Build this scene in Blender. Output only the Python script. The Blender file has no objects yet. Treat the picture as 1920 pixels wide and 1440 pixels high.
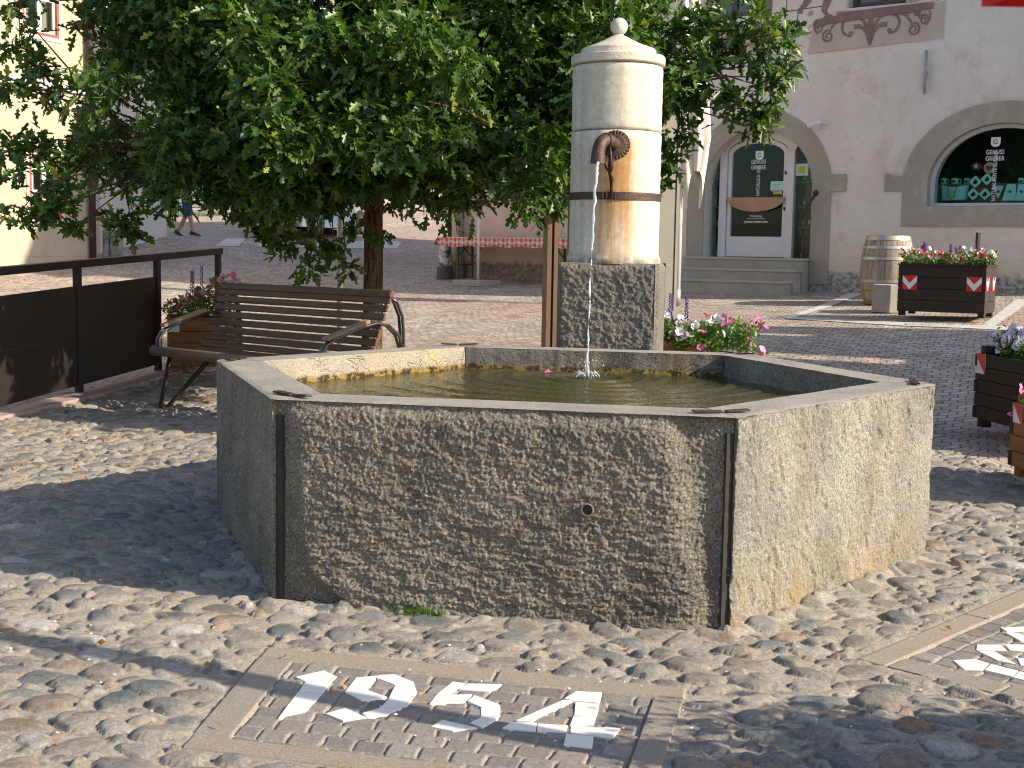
import bpy, bmesh, math, random
import numpy as np
from mathutils import Vector, Matrix, noise
from mathutils.geometry import tessellate_polygon
random.seed(7); RNG = np.random.RandomState(11)
SC = bpy.context.scene; COL = SC.collection
R = math.radians
# ------------------------------------------------------------------ camera
FPX, PITCH, ROLL, CAMH = 2475.2, 0.10311, 0.0170, 1.375
cd = bpy.data.cameras.new('camera'); cam = bpy.data.objects.new('camera', cd); COL.objects.link(cam)
cd.sensor_width = 36.0; cd.lens = FPX/1920*36.0; cd.clip_start = 0.05; cd.clip_end = 500
cam.matrix_world = Matrix.Translation((0, 0, CAMH)) @ Matrix.Rotation(math.pi/2-PITCH, 4, 'X') @ Matrix.Rotation(ROLL, 4, 'Z')
cd.dof.use_dof = True; cd.dof.focus_distance = 6.0; cd.dof.aperture_fstop = 11.0
SC.camera = cam
# ------------------------------------------------------------------ sky and sun
SUN_AZ = R(-19.5); SUN_EL = R(28.5)
w = bpy.data.worlds.new('World'); SC.world = w; w.use_nodes = True
nt = w.node_tree; nt.nodes.clear()
sky = nt.nodes.new('ShaderNodeTexSky'); sky.sky_type = 'NISHITA'; sky.sun_disc = False
sky.sun_elevation = SUN_EL; sky.sun_rotation = math.pi/2 - SUN_AZ
sky.air_density = 1.0; sky.dust_density = 1.2; sky.ozone_density = 1.0
bg = nt.nodes.new('ShaderNodeBackground'); bg.inputs[1].default_value = 0.135
wo = nt.nodes.new('ShaderNodeOutputWorld')
nt.links.new(sky.outputs[0], bg.inputs[0]); nt.links.new(bg.outputs[0], wo.inputs[0])
sd = bpy.data.lights.new('sun', 'SUN'); sd.energy = 4.6; sd.angle = R(0.55); sd.color = (1.0, 0.87, 0.70)
sun = bpy.data.objects.new('sun', sd); COL.objects.link(sun)
S = Vector((math.cos(SUN_EL)*math.cos(SUN_AZ), math.cos(SUN_EL)*math.sin(SUN_AZ), math.sin(SUN_EL)))
sun.rotation_euler = S.to_track_quat('Z', 'Y').to_euler(); sun.location = S*30
SC.view_settings.view_transform = 'Standard'; SC.view_settings.look = 'None'
SC.view_settings.exposure = 0.82; SC.view_settings.gamma = 1.0
SC.render.engine = 'CYCLES'; SC.cycles.filter_width = 1.05
SC.cycles.max_bounces = 8; SC.cycles.diffuse_bounces = 4; SC.cycles.transparent_max_bounces = 12
SC.cycles.caustics_reflective = False; SC.cycles.caustics_refractive = False; SC.cycles.sample_clamp_indirect = 6.0
try: SC.cycles.use_denoising = True
except Exception: pass
# ------------------------------------------------------------------ measuring: where a sight line of the photograph meets a surface
def ray(px, py):
    a, b = px-960, py-720; cr, sr = math.cos(ROLL), math.sin(ROLL)
    u = a*cr+b*sr; v = -a*sr+b*cr; c, s = math.cos(PITCH), math.sin(PITCH)
    d = Vector((u, FPX*c-v*s, -FPX*s-v*c)); return d/d.y
def at(px, py, Y): return ray(px, py)*Y + Vector((0, 0, CAMH))
def project(p):
    c, s = math.cos(PITCH), math.sin(PITCH); z = p[2]-CAMH
    yc = p[1]*c-z*s; zc = p[1]*s+z*c; u = FPX*p[0]/yc; v = -FPX*zc/yc
    cr, sr = math.cos(ROLL), math.sin(ROLL); return 960+u*cr-v*sr, 720+u*sr+v*cr
# ------------------------------------------------------------------ terrain heights (thin plate through surveyed spots)
CP = [(x, y, 0.0) for x in (-6, -3, 0, 2, 4, 7) for y in (-4, 3, 7.2)] + [
 (-2.76, 10.2, .07), (-3.53, 10.7, .10), (-3.26, 12.1, .15), (-3.0, 13.4, .2), (-6, 10, .08), (0, 9.0, .05), (3.3, 9.2, .07),
 (4.85, 15, .60), (4.9, 17, .69), (3.56, 20, .8), (6.85, 17.66, .89), (-1.03, 23.3, .83), (1.2, 13, .36), (-1.0, 13, .26),
 (-5.8, 25, .9), (-8.54, 22, .81), (-7.5, 24, .98), (-4.9, 33, 1.42), (-7.6, 31, 1.46), (-10.6, 40, 2.25), (-3.6, 50, 2.95),
 (1, 40, 2.0), (12, 18, 1.05), (13, 8, .35), (-12, 12, .3), (-16, 30, 1.5), (20, 30, 1.8), (-20, 50, 3.0), (20, 55, 3.2), (20, 0, 0), (-20, 0, 0)]
CPA = np.array(CP, float)
def _u(r2): return np.where(r2 > 1e-12, r2*np.log(r2+1e-12)*.5, 0)
_n = len(CPA); _K = _u(((CPA[:, None, :2]-CPA[None, :, :2])**2).sum(-1)) + np.eye(_n)*0.25
_P = np.c_[np.ones(_n), CPA[:, :2]]
_A = np.block([[_K, _P], [_P.T, np.zeros((3, 3))]]); _W = np.linalg.solve(_A, np.r_[CPA[:, 2], 0, 0, 0])
def terr(x, y):
    x = np.asarray(x, float); y = np.asarray(y, float); sh = np.broadcast(x, y).shape
    xf = np.broadcast_to(x, sh).ravel(); yf = np.broadcast_to(y, sh).ravel(); out = np.empty(xf.size)
    for i in range(0, xf.size, 40000):
        a = xf[i:i+40000]; b = yf[i:i+40000]
        out[i:i+40000] = _u((a[:, None]-CPA[:, 0])**2+(b[:, None]-CPA[:, 1])**2)@_W[:_n] + _W[_n]+_W[_n+1]*a+_W[_n+2]*b
    t = np.clip((yf-6.9)/1.6, 0, 1); out *= t*t*(3-2*t)          # level round the fountain
    return out.reshape(sh) if sh else float(out[0])
def tz(x, y): return float(terr(x, y))
def ground(px, py, Y0=10.):
    d = ray(px, py); Y = Y0
    lo, hi = 2.0, 90.0
    f = lambda t: CAMH+d.z*t-tz(d.x*t, t)
    t = lo; pv = f(lo)
    while t < hi:
        t2 = t*1.04; v = f(t2)
        if v <= 0 < pv:
            a, b = t, t2
            for _ in range(24):
                m = (a+b)/2
                if f(m) > 0: a = m
                else: b = m
            t = a; break
        t, pv = t2, v
    return Vector((d.x*t, t, tz(d.x*t, t)))
# ------------------------------------------------------------------ value noise (numpy)
_T = np.random.RandomState(5).rand(256, 256)
def vn(x, y, o=0):
    x = np.asarray(x, float)+o*17.3; y = np.asarray(y, float)+o*7.7
    xi = np.floor(x).astype(int); yi = np.floor(y).astype(int); fx = x-xi; fy = y-yi
    fx = fx*fx*(3-2*fx); fy = fy*fy*(3-2*fy)
    a = _T[xi & 255, yi & 255]; b = _T[(xi+1) & 255, yi & 255]; c = _T[xi & 255, (yi+1) & 255]; d = _T[(xi+1) & 255, (yi+1) & 255]
    return (a*(1-fx)+b*fx)*(1-fy)+(c*(1-fx)+d*fx)*fy
def fbm(x, y, oct=4, o=0, g=.5):
    s = 0; a = 1; t = 0
    for i in range(oct):
        s = s+a*vn(x*2**i, y*2**i, o+i*3); t += a; a *= g
    return s/t-.5
# ------------------------------------------------------------------ mesh helpers
class MB:
    def __init__(s): s.v = []; s.f = []; s.M = Matrix.Identity(4)
    def add(s, vs, fs):
        o = len(s.v); s.v += [tuple(s.M @ Vector(v)) for v in vs]; s.f += [tuple(i+o for i in f) for f in fs]
    def box(s, c, d, rz=0, M=None):
        x, y, z = [k/2 for k in d]
        vs = [(-x, -y, -z), (x, -y, -z), (x, y, -z), (-x, y, -z), (-x, -y, z), (x, -y, z), (x, y, z), (-x, y, z)]
        T = Matrix.Translation(c) @ (M if M else Matrix.Rotation(rz, 4, 'Z'))
        s.add([T @ Vector(v) for v in vs], [(0, 3, 2, 1), (4, 5, 6, 7), (0, 1, 5, 4), (1, 2, 6, 5), (2, 3, 7, 6), (3, 0, 4, 7)])
    def bx(s, a, b):
        s.box([(a[i]+b[i])/2 for i in range(3)], [abs(b[i]-a[i]) for i in range(3)])
    def tube(s, pts, r, n=8, cap=True):
        pts = [Vector(p) for p in pts]; rs = r if isinstance(r, (list, tuple)) else [r]*len(pts); vs = []; fs = []; up = None
        for i, p in enumerate(pts):
            t = (pts[min(i+1, len(pts)-1)]-pts[max(i-1, 0)]).normalized()
            if up is None: up = t.orthogonal().normalized()
            up = (up-t*up.dot(t)); up = up.normalized() if up.length > 1e-6 else t.orthogonal().normalized()
            b = t.cross(up)
            for k in range(n):
                a = 2*math.pi*k/n; vs.append(p+(up*math.cos(a)+b*math.sin(a))*rs[i])
        for i in range(len(pts)-1):
            for k in range(n): fs.append((i*n+k, i*n+(k+1) % n, (i+1)*n+(k+1) % n, (i+1)*n+k))
        if cap: fs += [tuple(range(n))[::-1], tuple(range((len(pts)-1)*n, len(pts)*n))]
        s.add(vs, fs)
    def lathe(s, prof, n=32, c=(0, 0, 0), cap=True):
        vs = []; fs = []
        for r, z in prof:
            for k in range(n):
                a = 2*math.pi*k/n; vs.append((c[0]+r*math.cos(a), c[1]+r*math.sin(a), c[2]+z))
        for i in range(len(prof)-1):
            for k in range(n): fs.append((i*n+k, i*n+(k+1) % n, (i+1)*n+(k+1) % n, (i+1)*n+k))
        if cap: fs += [tuple(range(n))[::-1], tuple(range((len(prof)-1)*n, len(prof)*n))]
        s.add(vs, fs)
    def prism(s, loops, h0, h1, f=lambda x, y, h: (x, y, h)):      # loops: outer and holes of 2D points; extruded from h0 to h1
        L = [[Vector((a, b, 0)) for a, b in lp] for lp in loops]; flat = [p for lp in L for p in lp]
        tris = tessellate_polygon(L); n = len(flat)
        vs = [f(p.x, p.y, h0) for p in flat]+[f(p.x, p.y, h1) for p in flat]
        fs = [tuple(t) for t in tris]+[tuple(i+n for i in t)[::-1] for t in tris]; o = 0
        for lp in L:
            m = len(lp)
            for i in range(m): fs.append((o+i, o+(i+1) % m, o+(i+1) % m+n, o+i+n))
            o += m
        s.add(vs, fs)
    def build(s, name, m=None, parent=None, loc=None, rot=None, smooth=False, bevel=0, norm=True, angle=None):
        me = bpy.data.meshes.new(name); me.from_pydata(s.v, [], s.f); me.validate()
        if norm:
            b = bmesh.new(); b.from_mesh(me); bmesh.ops.recalc_face_normals(b, faces=b.faces); b.to_mesh(me); b.free()
        return mkobj(name, me, m, parent, loc, rot, smooth, bevel, angle)
def mkobj(name, me, m=None, parent=None, loc=None, rot=None, smooth=False, bevel=0, angle=None):
    o = bpy.data.objects.new(name, me); COL.objects.link(o)
    if m: me.materials.append(m)
    if parent: o.parent = parent
    if loc is not None: o.location = loc
    if rot is not None: o.rotation_euler = rot if hasattr(rot, '__len__') else (0, 0, rot)
    if smooth or angle: me.polygons.foreach_set('use_smooth', [True]*len(me.polygons))
    if bevel:
        b = o.modifiers.new('bevel', 'BEVEL'); b.width = bevel; b.segments = 2; b.limit_method = 'ANGLE'; b.angle_limit = R(35)
    if angle:
        try: me.set_sharp_from_angle(angle=R(angle))
        except Exception: pass
    return o
def npmesh(name, V, F, m=None, parent=None, loc=None, rot=None, smooth=True, col=None, k=None):
    """V (n,3) floats, F (m,k) ints; or F flat with k = loop counts"""
    V = np.asarray(V, np.float32); me = bpy.data.meshes.new(name)
    if k is None: tot = np.full(len(F), F.shape[1]); flat = F.ravel()
    else: tot = np.asarray(k); flat = np.asarray(F)
    me.vertices.add(len(V)); me.vertices.foreach_set('co', V.ravel())
    me.loops.add(len(flat)); me.loops.foreach_set('vertex_index', flat.astype(np.int32))
    me.polygons.add(len(tot)); st = np.r_[0, np.cumsum(tot)[:-1]]
    me.polygons.foreach_set('loop_start', st.astype(np.int32)); me.polygons.foreach_set('loop_total', tot.astype(np.int32))
    me.update(calc_edges=True)
    if col is not None:
        at_ = me.color_attributes.new('Col', 'FLOAT_COLOR', 'POINT'); c4 = np.ones((len(V), 4), np.float32); c4[:, :3] = col
        at_.data.foreach_set('color', c4.ravel())
    return mkobj(name, me, m, parent, loc, rot, smooth)
def grid_faces(nu, nv):
    i = np.arange(nu-1)[:, None]*nv+np.arange(nv-1)[None, :]; i = i.ravel()
    return np.c_[i, i+nv, i+nv+1, i+1]
def thing(name, label, cat, loc=(0, 0, 0), rz=0, group=None):
    o = bpy.data.objects.new(name, None); COL.objects.link(o); o.location = loc; o.rotation_euler = (0, 0, rz)
    o.empty_display_size = .1; return tag(o, label, cat, group)
def tag(o, label, cat, group=None, kind=None):
    o['label'] = label; o['category'] = cat
    if group: o['group'] = group
    if kind: o['kind'] = kind
    return o
def struct(o, label=None):
    o['kind'] = 'structure'
    if label: o['label'] = label
    return o
def copy_tree(o, parent=None):
    c = o.copy(); COL.objects.link(c); c.parent = parent
    for ch in list(o.children): copy_tree(ch, c)
    return c
# ------------------------------------------------------------------ materials
class NM:
    def __init__(s, name):
        s.m = bpy.data.materials.new(name); s.m.use_nodes = True; s.t = s.m.node_tree; s.t.nodes.clear()
        s.out = s.t.nodes.new('ShaderNodeOutputMaterial'); s.tc = s.t.nodes.new('ShaderNodeTexCoord'); s.obj = s.tc.outputs['Object']
    def n(s, ty, **k):
        nd = s.t.nodes.new(ty)
        for a, v in k.items():
            if a.startswith('_'): setattr(nd, a[1:], v)
        return nd
    def set(s, inp, v):
        if isinstance(v, bpy.types.NodeSocket): s.t.links.new(v, inp)
        elif isinstance(v, (tuple, list)) and len(v) == 3 and inp.type == 'RGBA': inp.default_value = (*v, 1)
        else: inp.default_value = v
    def mapv(s, scale=(1, 1, 1), rot=(0, 0, 0), loc=(0, 0, 0), vec=None):
        m = s.n('ShaderNodeMapping'); s.set(m.inputs['Vector'], vec or s.obj)
        m.inputs['Scale'].default_value = scale; m.inputs['Rotation'].default_value = rot; m.inputs['Location'].default_value = loc
        return m.outputs[0]
    def noise(s, scale=5, detail=5, rough=.55, vec=None, dist=0):
        t = s.n('ShaderNodeTexNoise'); s.set(t.inputs['Vector'], vec or s.obj)
        t.inputs['Scale'].default_value = scale; t.inputs['Detail'].default_value = detail; t.inputs['Roughness'].default_value = rough
        t.inputs['Distortion'].default_value = dist; return t.outputs['Fac']
    def voro(s, scale=5, vec=None, feature='F1', rnd=1.0, out='Distance'):
        t = s.n('ShaderNodeTexVoronoi'); t.feature = feature; s.set(t.inputs['Vector'], vec or s.obj)
        t.inputs['Scale'].default_value = scale; t.inputs['Randomness'].default_value = rnd; return t.outputs[out]
    def ramp(s, f, stops, interp='LINEAR'):
        r = s.n('ShaderNodeValToRGB'); s.set(r.inputs[0], f); r.color_ramp.interpolation = interp; e = r.color_ramp.elements
        while len(e) < len(stops): e.new(.5)
        for i, (p, c) in enumerate(stops):
            e[i].position = p; e[i].color = (*c, 1) if isinstance(c, (tuple, list)) else (c, c, c, 1)
        return r.outputs[0]
    def mix(s, f, a, b, mode='MIX'):
        x = s.n('ShaderNodeMixRGB'); x.blend_type = mode; s.set(x.inputs[0], f); s.set(x.inputs[1], a); s.set(x.inputs[2], b); return x.outputs[0]
    def math(s, op, a, b=0, c=None):
        x = s.n('ShaderNodeMath'); x.operation = op; s.set(x.inputs[0], a); s.set(x.inputs[1], b)
        if c is not None: s.set(x.inputs[2], c)
        return x.outputs[0]
    def xyz(s, vec=None):
        x = s.n('ShaderNodeSeparateXYZ'); s.set(x.inputs[0], vec or s.obj); return x.outputs
    def comb(s, x, y, z):
        c = s.n('ShaderNodeCombineXYZ'); s.set(c.inputs[0], x); s.set(c.inputs[1], y); s.set(c.inputs[2], z); return c.outputs[0]
    def bump(s, h, st=.5, dist=.02, nrm=None):
        b = s.n('ShaderNodeBump'); s.set(b.inputs['Height'], h); s.set(b.inputs['Strength'], st); b.inputs['Distance'].default_value = dist
        if nrm is not None: s.set(b.inputs['Normal'], nrm)
        return b.outputs[0]
    def pbr(s, color, rough=.8, metal=0, nrm=None, spec=.4, **k):
        p = s.n('ShaderNodeBsdfPrincipled'); s.set(p.inputs['Base Color'], color); s.set(p.inputs['Roughness'], rough)
        s.set(p.inputs['Metallic'], metal); s.set(p.inputs['Specular IOR Level'], spec)
        if nrm is not None: s.set(p.inputs['Normal'], nrm)
        for a, v in k.items(): s.set(p.inputs[a.replace('_', ' ')], v)
        s.t.links.new(p.outputs[0], s.out.inputs[0]); return s.m
def simple(name, c, c2=None, sc=6, rough=.7, metal=0, bump=0, bsc=30, spec=.4, dist=.01, stretch=(1, 1, 1)):
    m = NM(name); c2 = c2 or tuple(k*.75 for k in c); v = m.mapv(stretch)
    f = m.noise(sc, 6, .6, v); col = m.mix(m.ramp(f, [(.3, 0.), (.7, 1.)]), c, c2)
    nr = m.bump(m.noise(bsc, 5, .6, v), bump, dist) if bump else None
    rr = m.math('MULTIPLY_ADD', f, .25, rough-.12)
    return m.pbr(col, rr, metal, nr, spec)
def granite(name, c1, c2, dark, streak=None, lichen=.3, bump=.6, speck=220, bsc=28, wl=None, base=None):
    m = NM(name); v = m.obj
    a = m.ramp(m.noise(3.0, 6, .6, v), [(.35, 0.), (.65, 1.)]); col = m.mix(a, c1, c2)
    sp = m.ramp(m.noise(speck, 3, .7, v), [(.38, 0.), (.52, 1.)]); col = m.mix(m.math('MULTIPLY', m.math('SUBTRACT', 1., sp), .75), col, dark)
    sp2 = m.ramp(m.noise(speck*.8, 2, .6, m.mapv((1, 1, 1), loc=(3, 5, 7))), [(.58, 0.), (.7, 1.)]); col = m.mix(m.math('MULTIPLY', sp2, .5), col, (.72, .68, .6))
    if streak:
        st = m.ramp(m.noise(1.0, 5, .65, m.mapv((7, 7, 1.0))), [(.52, 0.), (.75, 1.)]); col = m.mix(m.math('MULTIPLY', st, .55), col, streak)
    if lichen:
        l = m.ramp(m.noise(9, 8, .75, v), [(.60, 0.), (.72, 1.)]); col = m.mix(m.math('MULTIPLY', l, lichen), col, (.10, .095, .07))
    h = m.math('ADD', m.noise(bsc, 8, .7, v), m.math('MULTIPLY', m.noise(speck*.5, 3, .6, v), .35))
    if base:
        z = m.xyz()[2]; f = m.math('MULTIPLY', m.ramp(z, [(.02, 1.), (.30, 0.)]), m.ramp(m.noise(7, 6, .7), [(.42, 0.), (.60, 1.)])); col = m.mix(m.math('MULTIPLY', f, .7), col, base)
        pt = m.ramp(m.noise(2.2, 5, .65, m.mapv((1, 1, .6), loc=(1, 2, 3))), [(.42, .72), (.62, 1.08)]); col = m.mix(1., col, pt, 'MULTIPLY')
    if wl:
        pt = m.ramp(m.noise(4.5, 6, .65, m.mapv((1, 1, 1.6), loc=(2, 7, 1))), [(.44, 0.), (.56, 1.)]); col = m.mix(m.math('MULTIPLY', pt, .45), col, (.30, .29, .26))
        ck = m.ramp(m.noise(3.2, 3, .6, m.mapv((1, 1, 1.3)), .8), [(.494, 0.), (.5, 1.), (.506, 0.)]); col = m.mix(m.math('MULTIPLY', ck, .35), col, (.14, .11, .07)); h = m.math('SUBTRACT', h, m.math('MULTIPLY', ck, .5))
        z = m.xyz()[2]; f = m.math('SUBTRACT', m.math('SUBTRACT', z, wl), m.math('MULTIPLY', m.noise(14, 4, .6), .045)); col = m.mix(m.ramp(m.math('ADD', f, .05), [(.045, 1.), (.062, 0.)]), col, m.mix(m.ramp(m.noise(30, 3), [(.45, 0.), (.55, 1.)]), (.05, .035, .015), (.28, .19, .05)))
    return m.pbr(col, .85, 0, m.bump(h, bump, .02), .3)
M = {}
M['slab'] = granite('slab_granite', (.32, .285, .225), (.165, .15, .12), (.03, .03, .025), streak=(.19, .15, .10), bump=.9, bsc=60, lichen=.5, speck=130)
M['slab_side'] = granite('slab_side_granite', (.345, .325, .275), (.265, .25, .215), (.10, .09, .075), streak=(.30, .24, .15), base=(.30, .20, .07), bump=.9, lichen=.45, speck=130, bsc=40)
M['slab_in'] = granite('slab_inner_granite', (.48, .42, .31), (.36, .31, .22), (.06, .05, .04), streak=(.42, .28, .12), bump=.8, wl=.678)
M['rim'] = granite('rim_granite', (.36, .335, .29), (.25, .23, .20), (.13, .12, .10), lichen=.55, bump=.5, speck=260)
M['plinth'] = granite('plinth_granite', (.26, .24, .20), (.20, .185, .16), (.035, .035, .03), streak=(.24, .18, .10), bump=1., bsc=70, lichen=.08)
M['step'] = granite('step_granite', (.46, .43, .37), (.36, .34, .30), (.14, .13, .12), bump=.3)
M['slab_wet'] = granite('wet_slab_granite', (.15, .13, .10), (.055, .05, .045), (.02, .02, .018), streak=(.40, .26, .09), bump=.9, lichen=.6, wl=.678)
M['tread'] = granite('lit_tread_granite', (.50, .47, .41), (.42, .39, .35), (.2, .19, .17), bump=.3)  # treads made lighter than the steps to imitate light falling on them
M['mortar'] = simple('mortar', (.05, .045, .04), rough=.9, bump=.4)
M['iron'] = simple('old_iron', (.060, .040, .034), (.10, .062, .046), sc=30, rough=.55, metal=.5, bump=.5, bsc=60)
M['iron_dark'] = simple('black_iron', (.03, .025, .022), (.06, .04, .03), sc=30, rough=.5, metal=.4, bump=.3)
M['wood_dark'] = simple('dark_wood', (.022, .014, .009), (.042, .026, .017), sc=7, rough=.75, bump=.45, bsc=40, stretch=(.25, 1, 4))
M['wood_bench'] = simple('bench_wood', (.175, .100, .056), (.095, .055, .033), sc=9, rough=.6, bump=.6, bsc=50, stretch=(.15, 4, 4))
M['wood_arm'] = simple('arm_wood', (.36, .25, .16), (.24, .16, .10), sc=9, rough=.7, bump=.5, bsc=50, stretch=(3, .3, 3))
M['wood_orange'] = simple('oiled_wood', (.30, .13, .04), (.20, .085, .03), sc=6, rough=.65, bump=.35, bsc=40, stretch=(.25, 1, 4))
M['bark'] = None
M['wood_worn'] = simple('worn_wood', (.25, .165, .10), (.15, .095, .058), sc=9, rough=.7, bump=.6, bsc=50, stretch=(.3, 4, 4))
M['steel'] = simple('brushed_steel', (.16, .155, .15), (.11, .105, .10), sc=20, rough=.32, metal=.8)
M['galv'] = simple('galvanised_steel', (.42, .43, .44), (.30, .31, .32), sc=25, rough=.5, metal=.5)
M['fence'] = simple('fence_metal', (.016, .0135, .0115), (.021, .018, .015), sc=4, rough=.55, metal=0, spec=.3)
M['white'] = simple('white_paint', (.74, .72, .70), (.62, .60, .58), sc=8, rough=.45)
M['frame_lilac'] = simple('white_frame', (.66, .63, .62), (.60, .57, .57), sc=8, rough=.4)
M['board'] = simple('grey_board', (.27, .25, .21), (.24, .22, .185), sc=5, rough=.6)
M['board_brown'] = simple('bronze_post', (.155, .098, .058), (.12, .075, .045), sc=5, rough=.5, metal=.2)
M['black'] = simple('black', (.012, .012, .012), rough=.6)
M['red'] = simple('red_reflective', (.62, .03, .02), (.52, .03, .02), sc=8, rough=.35)
M['whiteref'] = simple('white_reflective', (.72, .73, .76), (.66, .67, .70), sc=8, rough=.35)
M['marking'] = simple('road_paint', (.66, .64, .60), (.42, .40, .38), sc=14, rough=.75, bump=.5, bsc=25)
M['marble'] = None
M['concrete'] = simple('concrete', (.42, .39, .35), (.33, .31, .28), sc=8, rough=.9, bump=.3)
M['stone_old'] = simple('old_stone', (.42, .40, .37), (.12, .11, .10), sc=5, rough=.9, bump=.7, bsc=14)
M['cream_cloth'] = simple('cream_canvas', (.80, .70, .60), (.74, .64, .54), sc=6, rough=.9, bump=.2)
M['soil'] = simple('soil', (.06, .04, .025), rough=1, bump=.8)
M['glassdark'] = None
# ---- materials with their own structure
def bark():
    m = NM('oak_bark'); v = m.mapv((1, 1, .16)); n1 = m.noise(42, 6, .65, v, .6); r = m.ramp(n1, [(.36, 0.), (.6, 1.)])
    col = m.mix(r, (.035, .020, .012), (.24, .15, .085)); col = m.mix(m.ramp(m.noise(6, 4), [(.55, 0.), (.75, .4)]), col, (.13, .13, .07))
    return m.pbr(col, .95, 0, m.bump(r, 1.0, .022), .15)
def leafmat(name, a, b, young):
    m = NM(name); g = m.n('ShaderNodeNewGeometry'); rnd = g.outputs['Random Per Island']
    col = m.ramp(rnd, [(0., a), (.7, b), (.93, b), (1., young)])
    p = m.n('ShaderNodeBsdfPrincipled'); m.set(p.inputs['Base Color'], col); p.inputs['Roughness'].default_value = .42; p.inputs['Specular IOR Level'].default_value = .5
    t = m.n('ShaderNodeBsdfTranslucent'); m.set(t.inputs['Color'], m.mix(1., col, (1.6, 1.9, .55), 'MULTIPLY'))
    x = m.n('ShaderNodeMixShader'); x.inputs[0].default_value = .26; m.t.links.new(p.outputs[0], x.inputs[1]); m.t.links.new(t.outputs[0], x.inputs[2])
    m.t.links.new(x.outputs[0], m.out.inputs[0]); return m.m
def petalmat(name, a, b):
    m = NM(name); g = m.n('ShaderNodeNewGeometry'); col = m.ramp(g.outputs['Random Per Island'], [(0., a), (1., b)])
    p = m.n('ShaderNodeBsdfPrincipled'); m.set(p.inputs['Base Color'], col); p.inputs['Roughness'].default_value = .7
    t = m.n('ShaderNodeBsdfTranslucent'); m.set(t.inputs['Color'], col)
    x = m.n('ShaderNodeMixShader'); x.inputs[0].default_value = .3; m.t.links.new(p.outputs[0], x.inputs[1]); m.t.links.new(t.outputs[0], x.inputs[2])
    m.t.links.new(x.outputs[0], m.out.inputs[0]); return m.m
M['bark'] = bark()
M['leaf'] = leafmat('oak_leaf', (.024, .058, .013), (.078, .142, .024), (.24, .26, .04))
M['herb'] = leafmat('herb_leaf', (.05, .12, .02), (.12, .22, .04), (.25, .3, .06))
M['grass'] = leafmat('grass_blade', (.07, .16, .02), (.14, .26, .04), (.3, .34, .06))
M['pink'] = petalmat('pink_petal', (.80, .12, .42), (.85, .32, .58))
M['crimson'] = petalmat('crimson_petal', (.60, .01, .06), (.72, .03, .14))
M['whitep'] = petalmat('white_petal', (.88, .84, .86), (.88, .74, .82))
M['lilac'] = petalmat('lilac_petal', (.72, .60, .80), (.80, .72, .84))
M['salvia'] = petalmat('salvia_petal', (.06, .03, .22), (.12, .06, .36))
def marble_drum():
    m = NM('pillar_marble'); x, y, z = m.xyz(); g = m.noise(2.2, 5, .6)
    col = m.mix(m.ramp(g, [(.35, 0.), (.7, 1.)]), (.70, .63, .52), (.61, .54, .43))
    vein = m.ramp(m.noise(1.3, 2, .5, m.mapv((2.4, 2.4, .5)), .6), [(.492, 0.), (.50, 1.), (.508, 0.)]); col = m.mix(m.math('MULTIPLY', vein, .22), col, (.33, .31, .30))
    grey = m.ramp(m.noise(1., 5, .6, m.mapv((9, 9, .55))), [(.44, 0.), (.66, 1.)]); col = m.mix(m.math('MULTIPLY', grey, .55), col, (.33, .32, .29))
    # rust run below the spout, streaked downwards
    dx = m.math('ABSOLUTE', m.math('SUBTRACT', x, .03)); near = m.ramp(dx, [(.0, 1.), (.07, .8), (.18, 0.)])
    below = m.ramp(m.math('DIVIDE', z, 3.0), [(.40, .55), (.60, 1.), (.665, .95), (.69, 0.)]); front = m.math('LESS_THAN', y, 0.)
    stk = m.ramp(m.noise(1., 6, .65, m.mapv((16, 16, 1.0))), [(.34, .08), (.58, 1.)])
    f = m.math('MULTIPLY', m.math('MULTIPLY', near, below), m.math('MULTIPLY', front, stk)); col = m.mix(m.math('MINIMUM', m.math('MULTIPLY', f, 1.25), .90), col, (.44, .21, .04))
    pale = m.ramp(m.noise(5, 6, .7), [(.48, 0.), (.75, .65)]); col = m.mix(m.math('MULTIPLY', pale, m.math('MULTIPLY', below, .5)), col, (.55, .36, .14))
    mid = m.ramp(m.math('ABSOLUTE', m.math('SUBTRACT', x, .02)), [(.01, 1.), (.07, 0.)]); brn = m.ramp(m.noise(1., 6, .7, m.mapv((30, 30, 2.5))), [(.45, 0.), (.6, 1.)])
    col = m.mix(m.math('MULTIPLY', m.math('MULTIPLY', mid, brn), m.math('MULTIPLY', m.ramp(m.math('DIVIDE', z, 3.0), [(.43, .9), (.62, .5), (.63, 0.)]), .6)), col, (.12, .09, .05))
    mot = m.ramp(m.noise(26, 6, .7), [(.32, .80), (.62, 1.05)]); col = m.mix(1., col, mot, 'MULTIPLY'); spt = m.ramp(m.noise(7, 7, .75), [(.62, 0.), (.68, 1.)]); col = m.mix(m.math('MULTIPLY', spt, .4), col, (.38, .30, .20))
    low = m.ramp(m.math('SUBTRACT', z, 1.0), [(.30, .8), (.36, 0.)]); col = m.mix(m.math('MULTIPLY', low, m.ramp(m.noise(20, 5), [(.4, 0.), (.6, 1.)])), col, (.12, .10, .08))
    h = m.math('ADD', m.noise(90, 5, .6), m.math('MULTIPLY', m.noise(1., 4, .6, m.mapv((150, 150, 8))), .5))
    return m.pbr(col, .62, 0, m.bump(h, .12, .004), .35)
M['marble'] = marble_drum()
M['limestone'] = simple('pale_limestone', (.60, .55, .46), (.46, .42, .35), sc=14, rough=.8, bump=.5, bsc=70)
M['digit'] = simple('white_marble_tile', (.80, .76, .71), (.70, .66, .61), sc=9, rough=.55, bump=.15)
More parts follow.
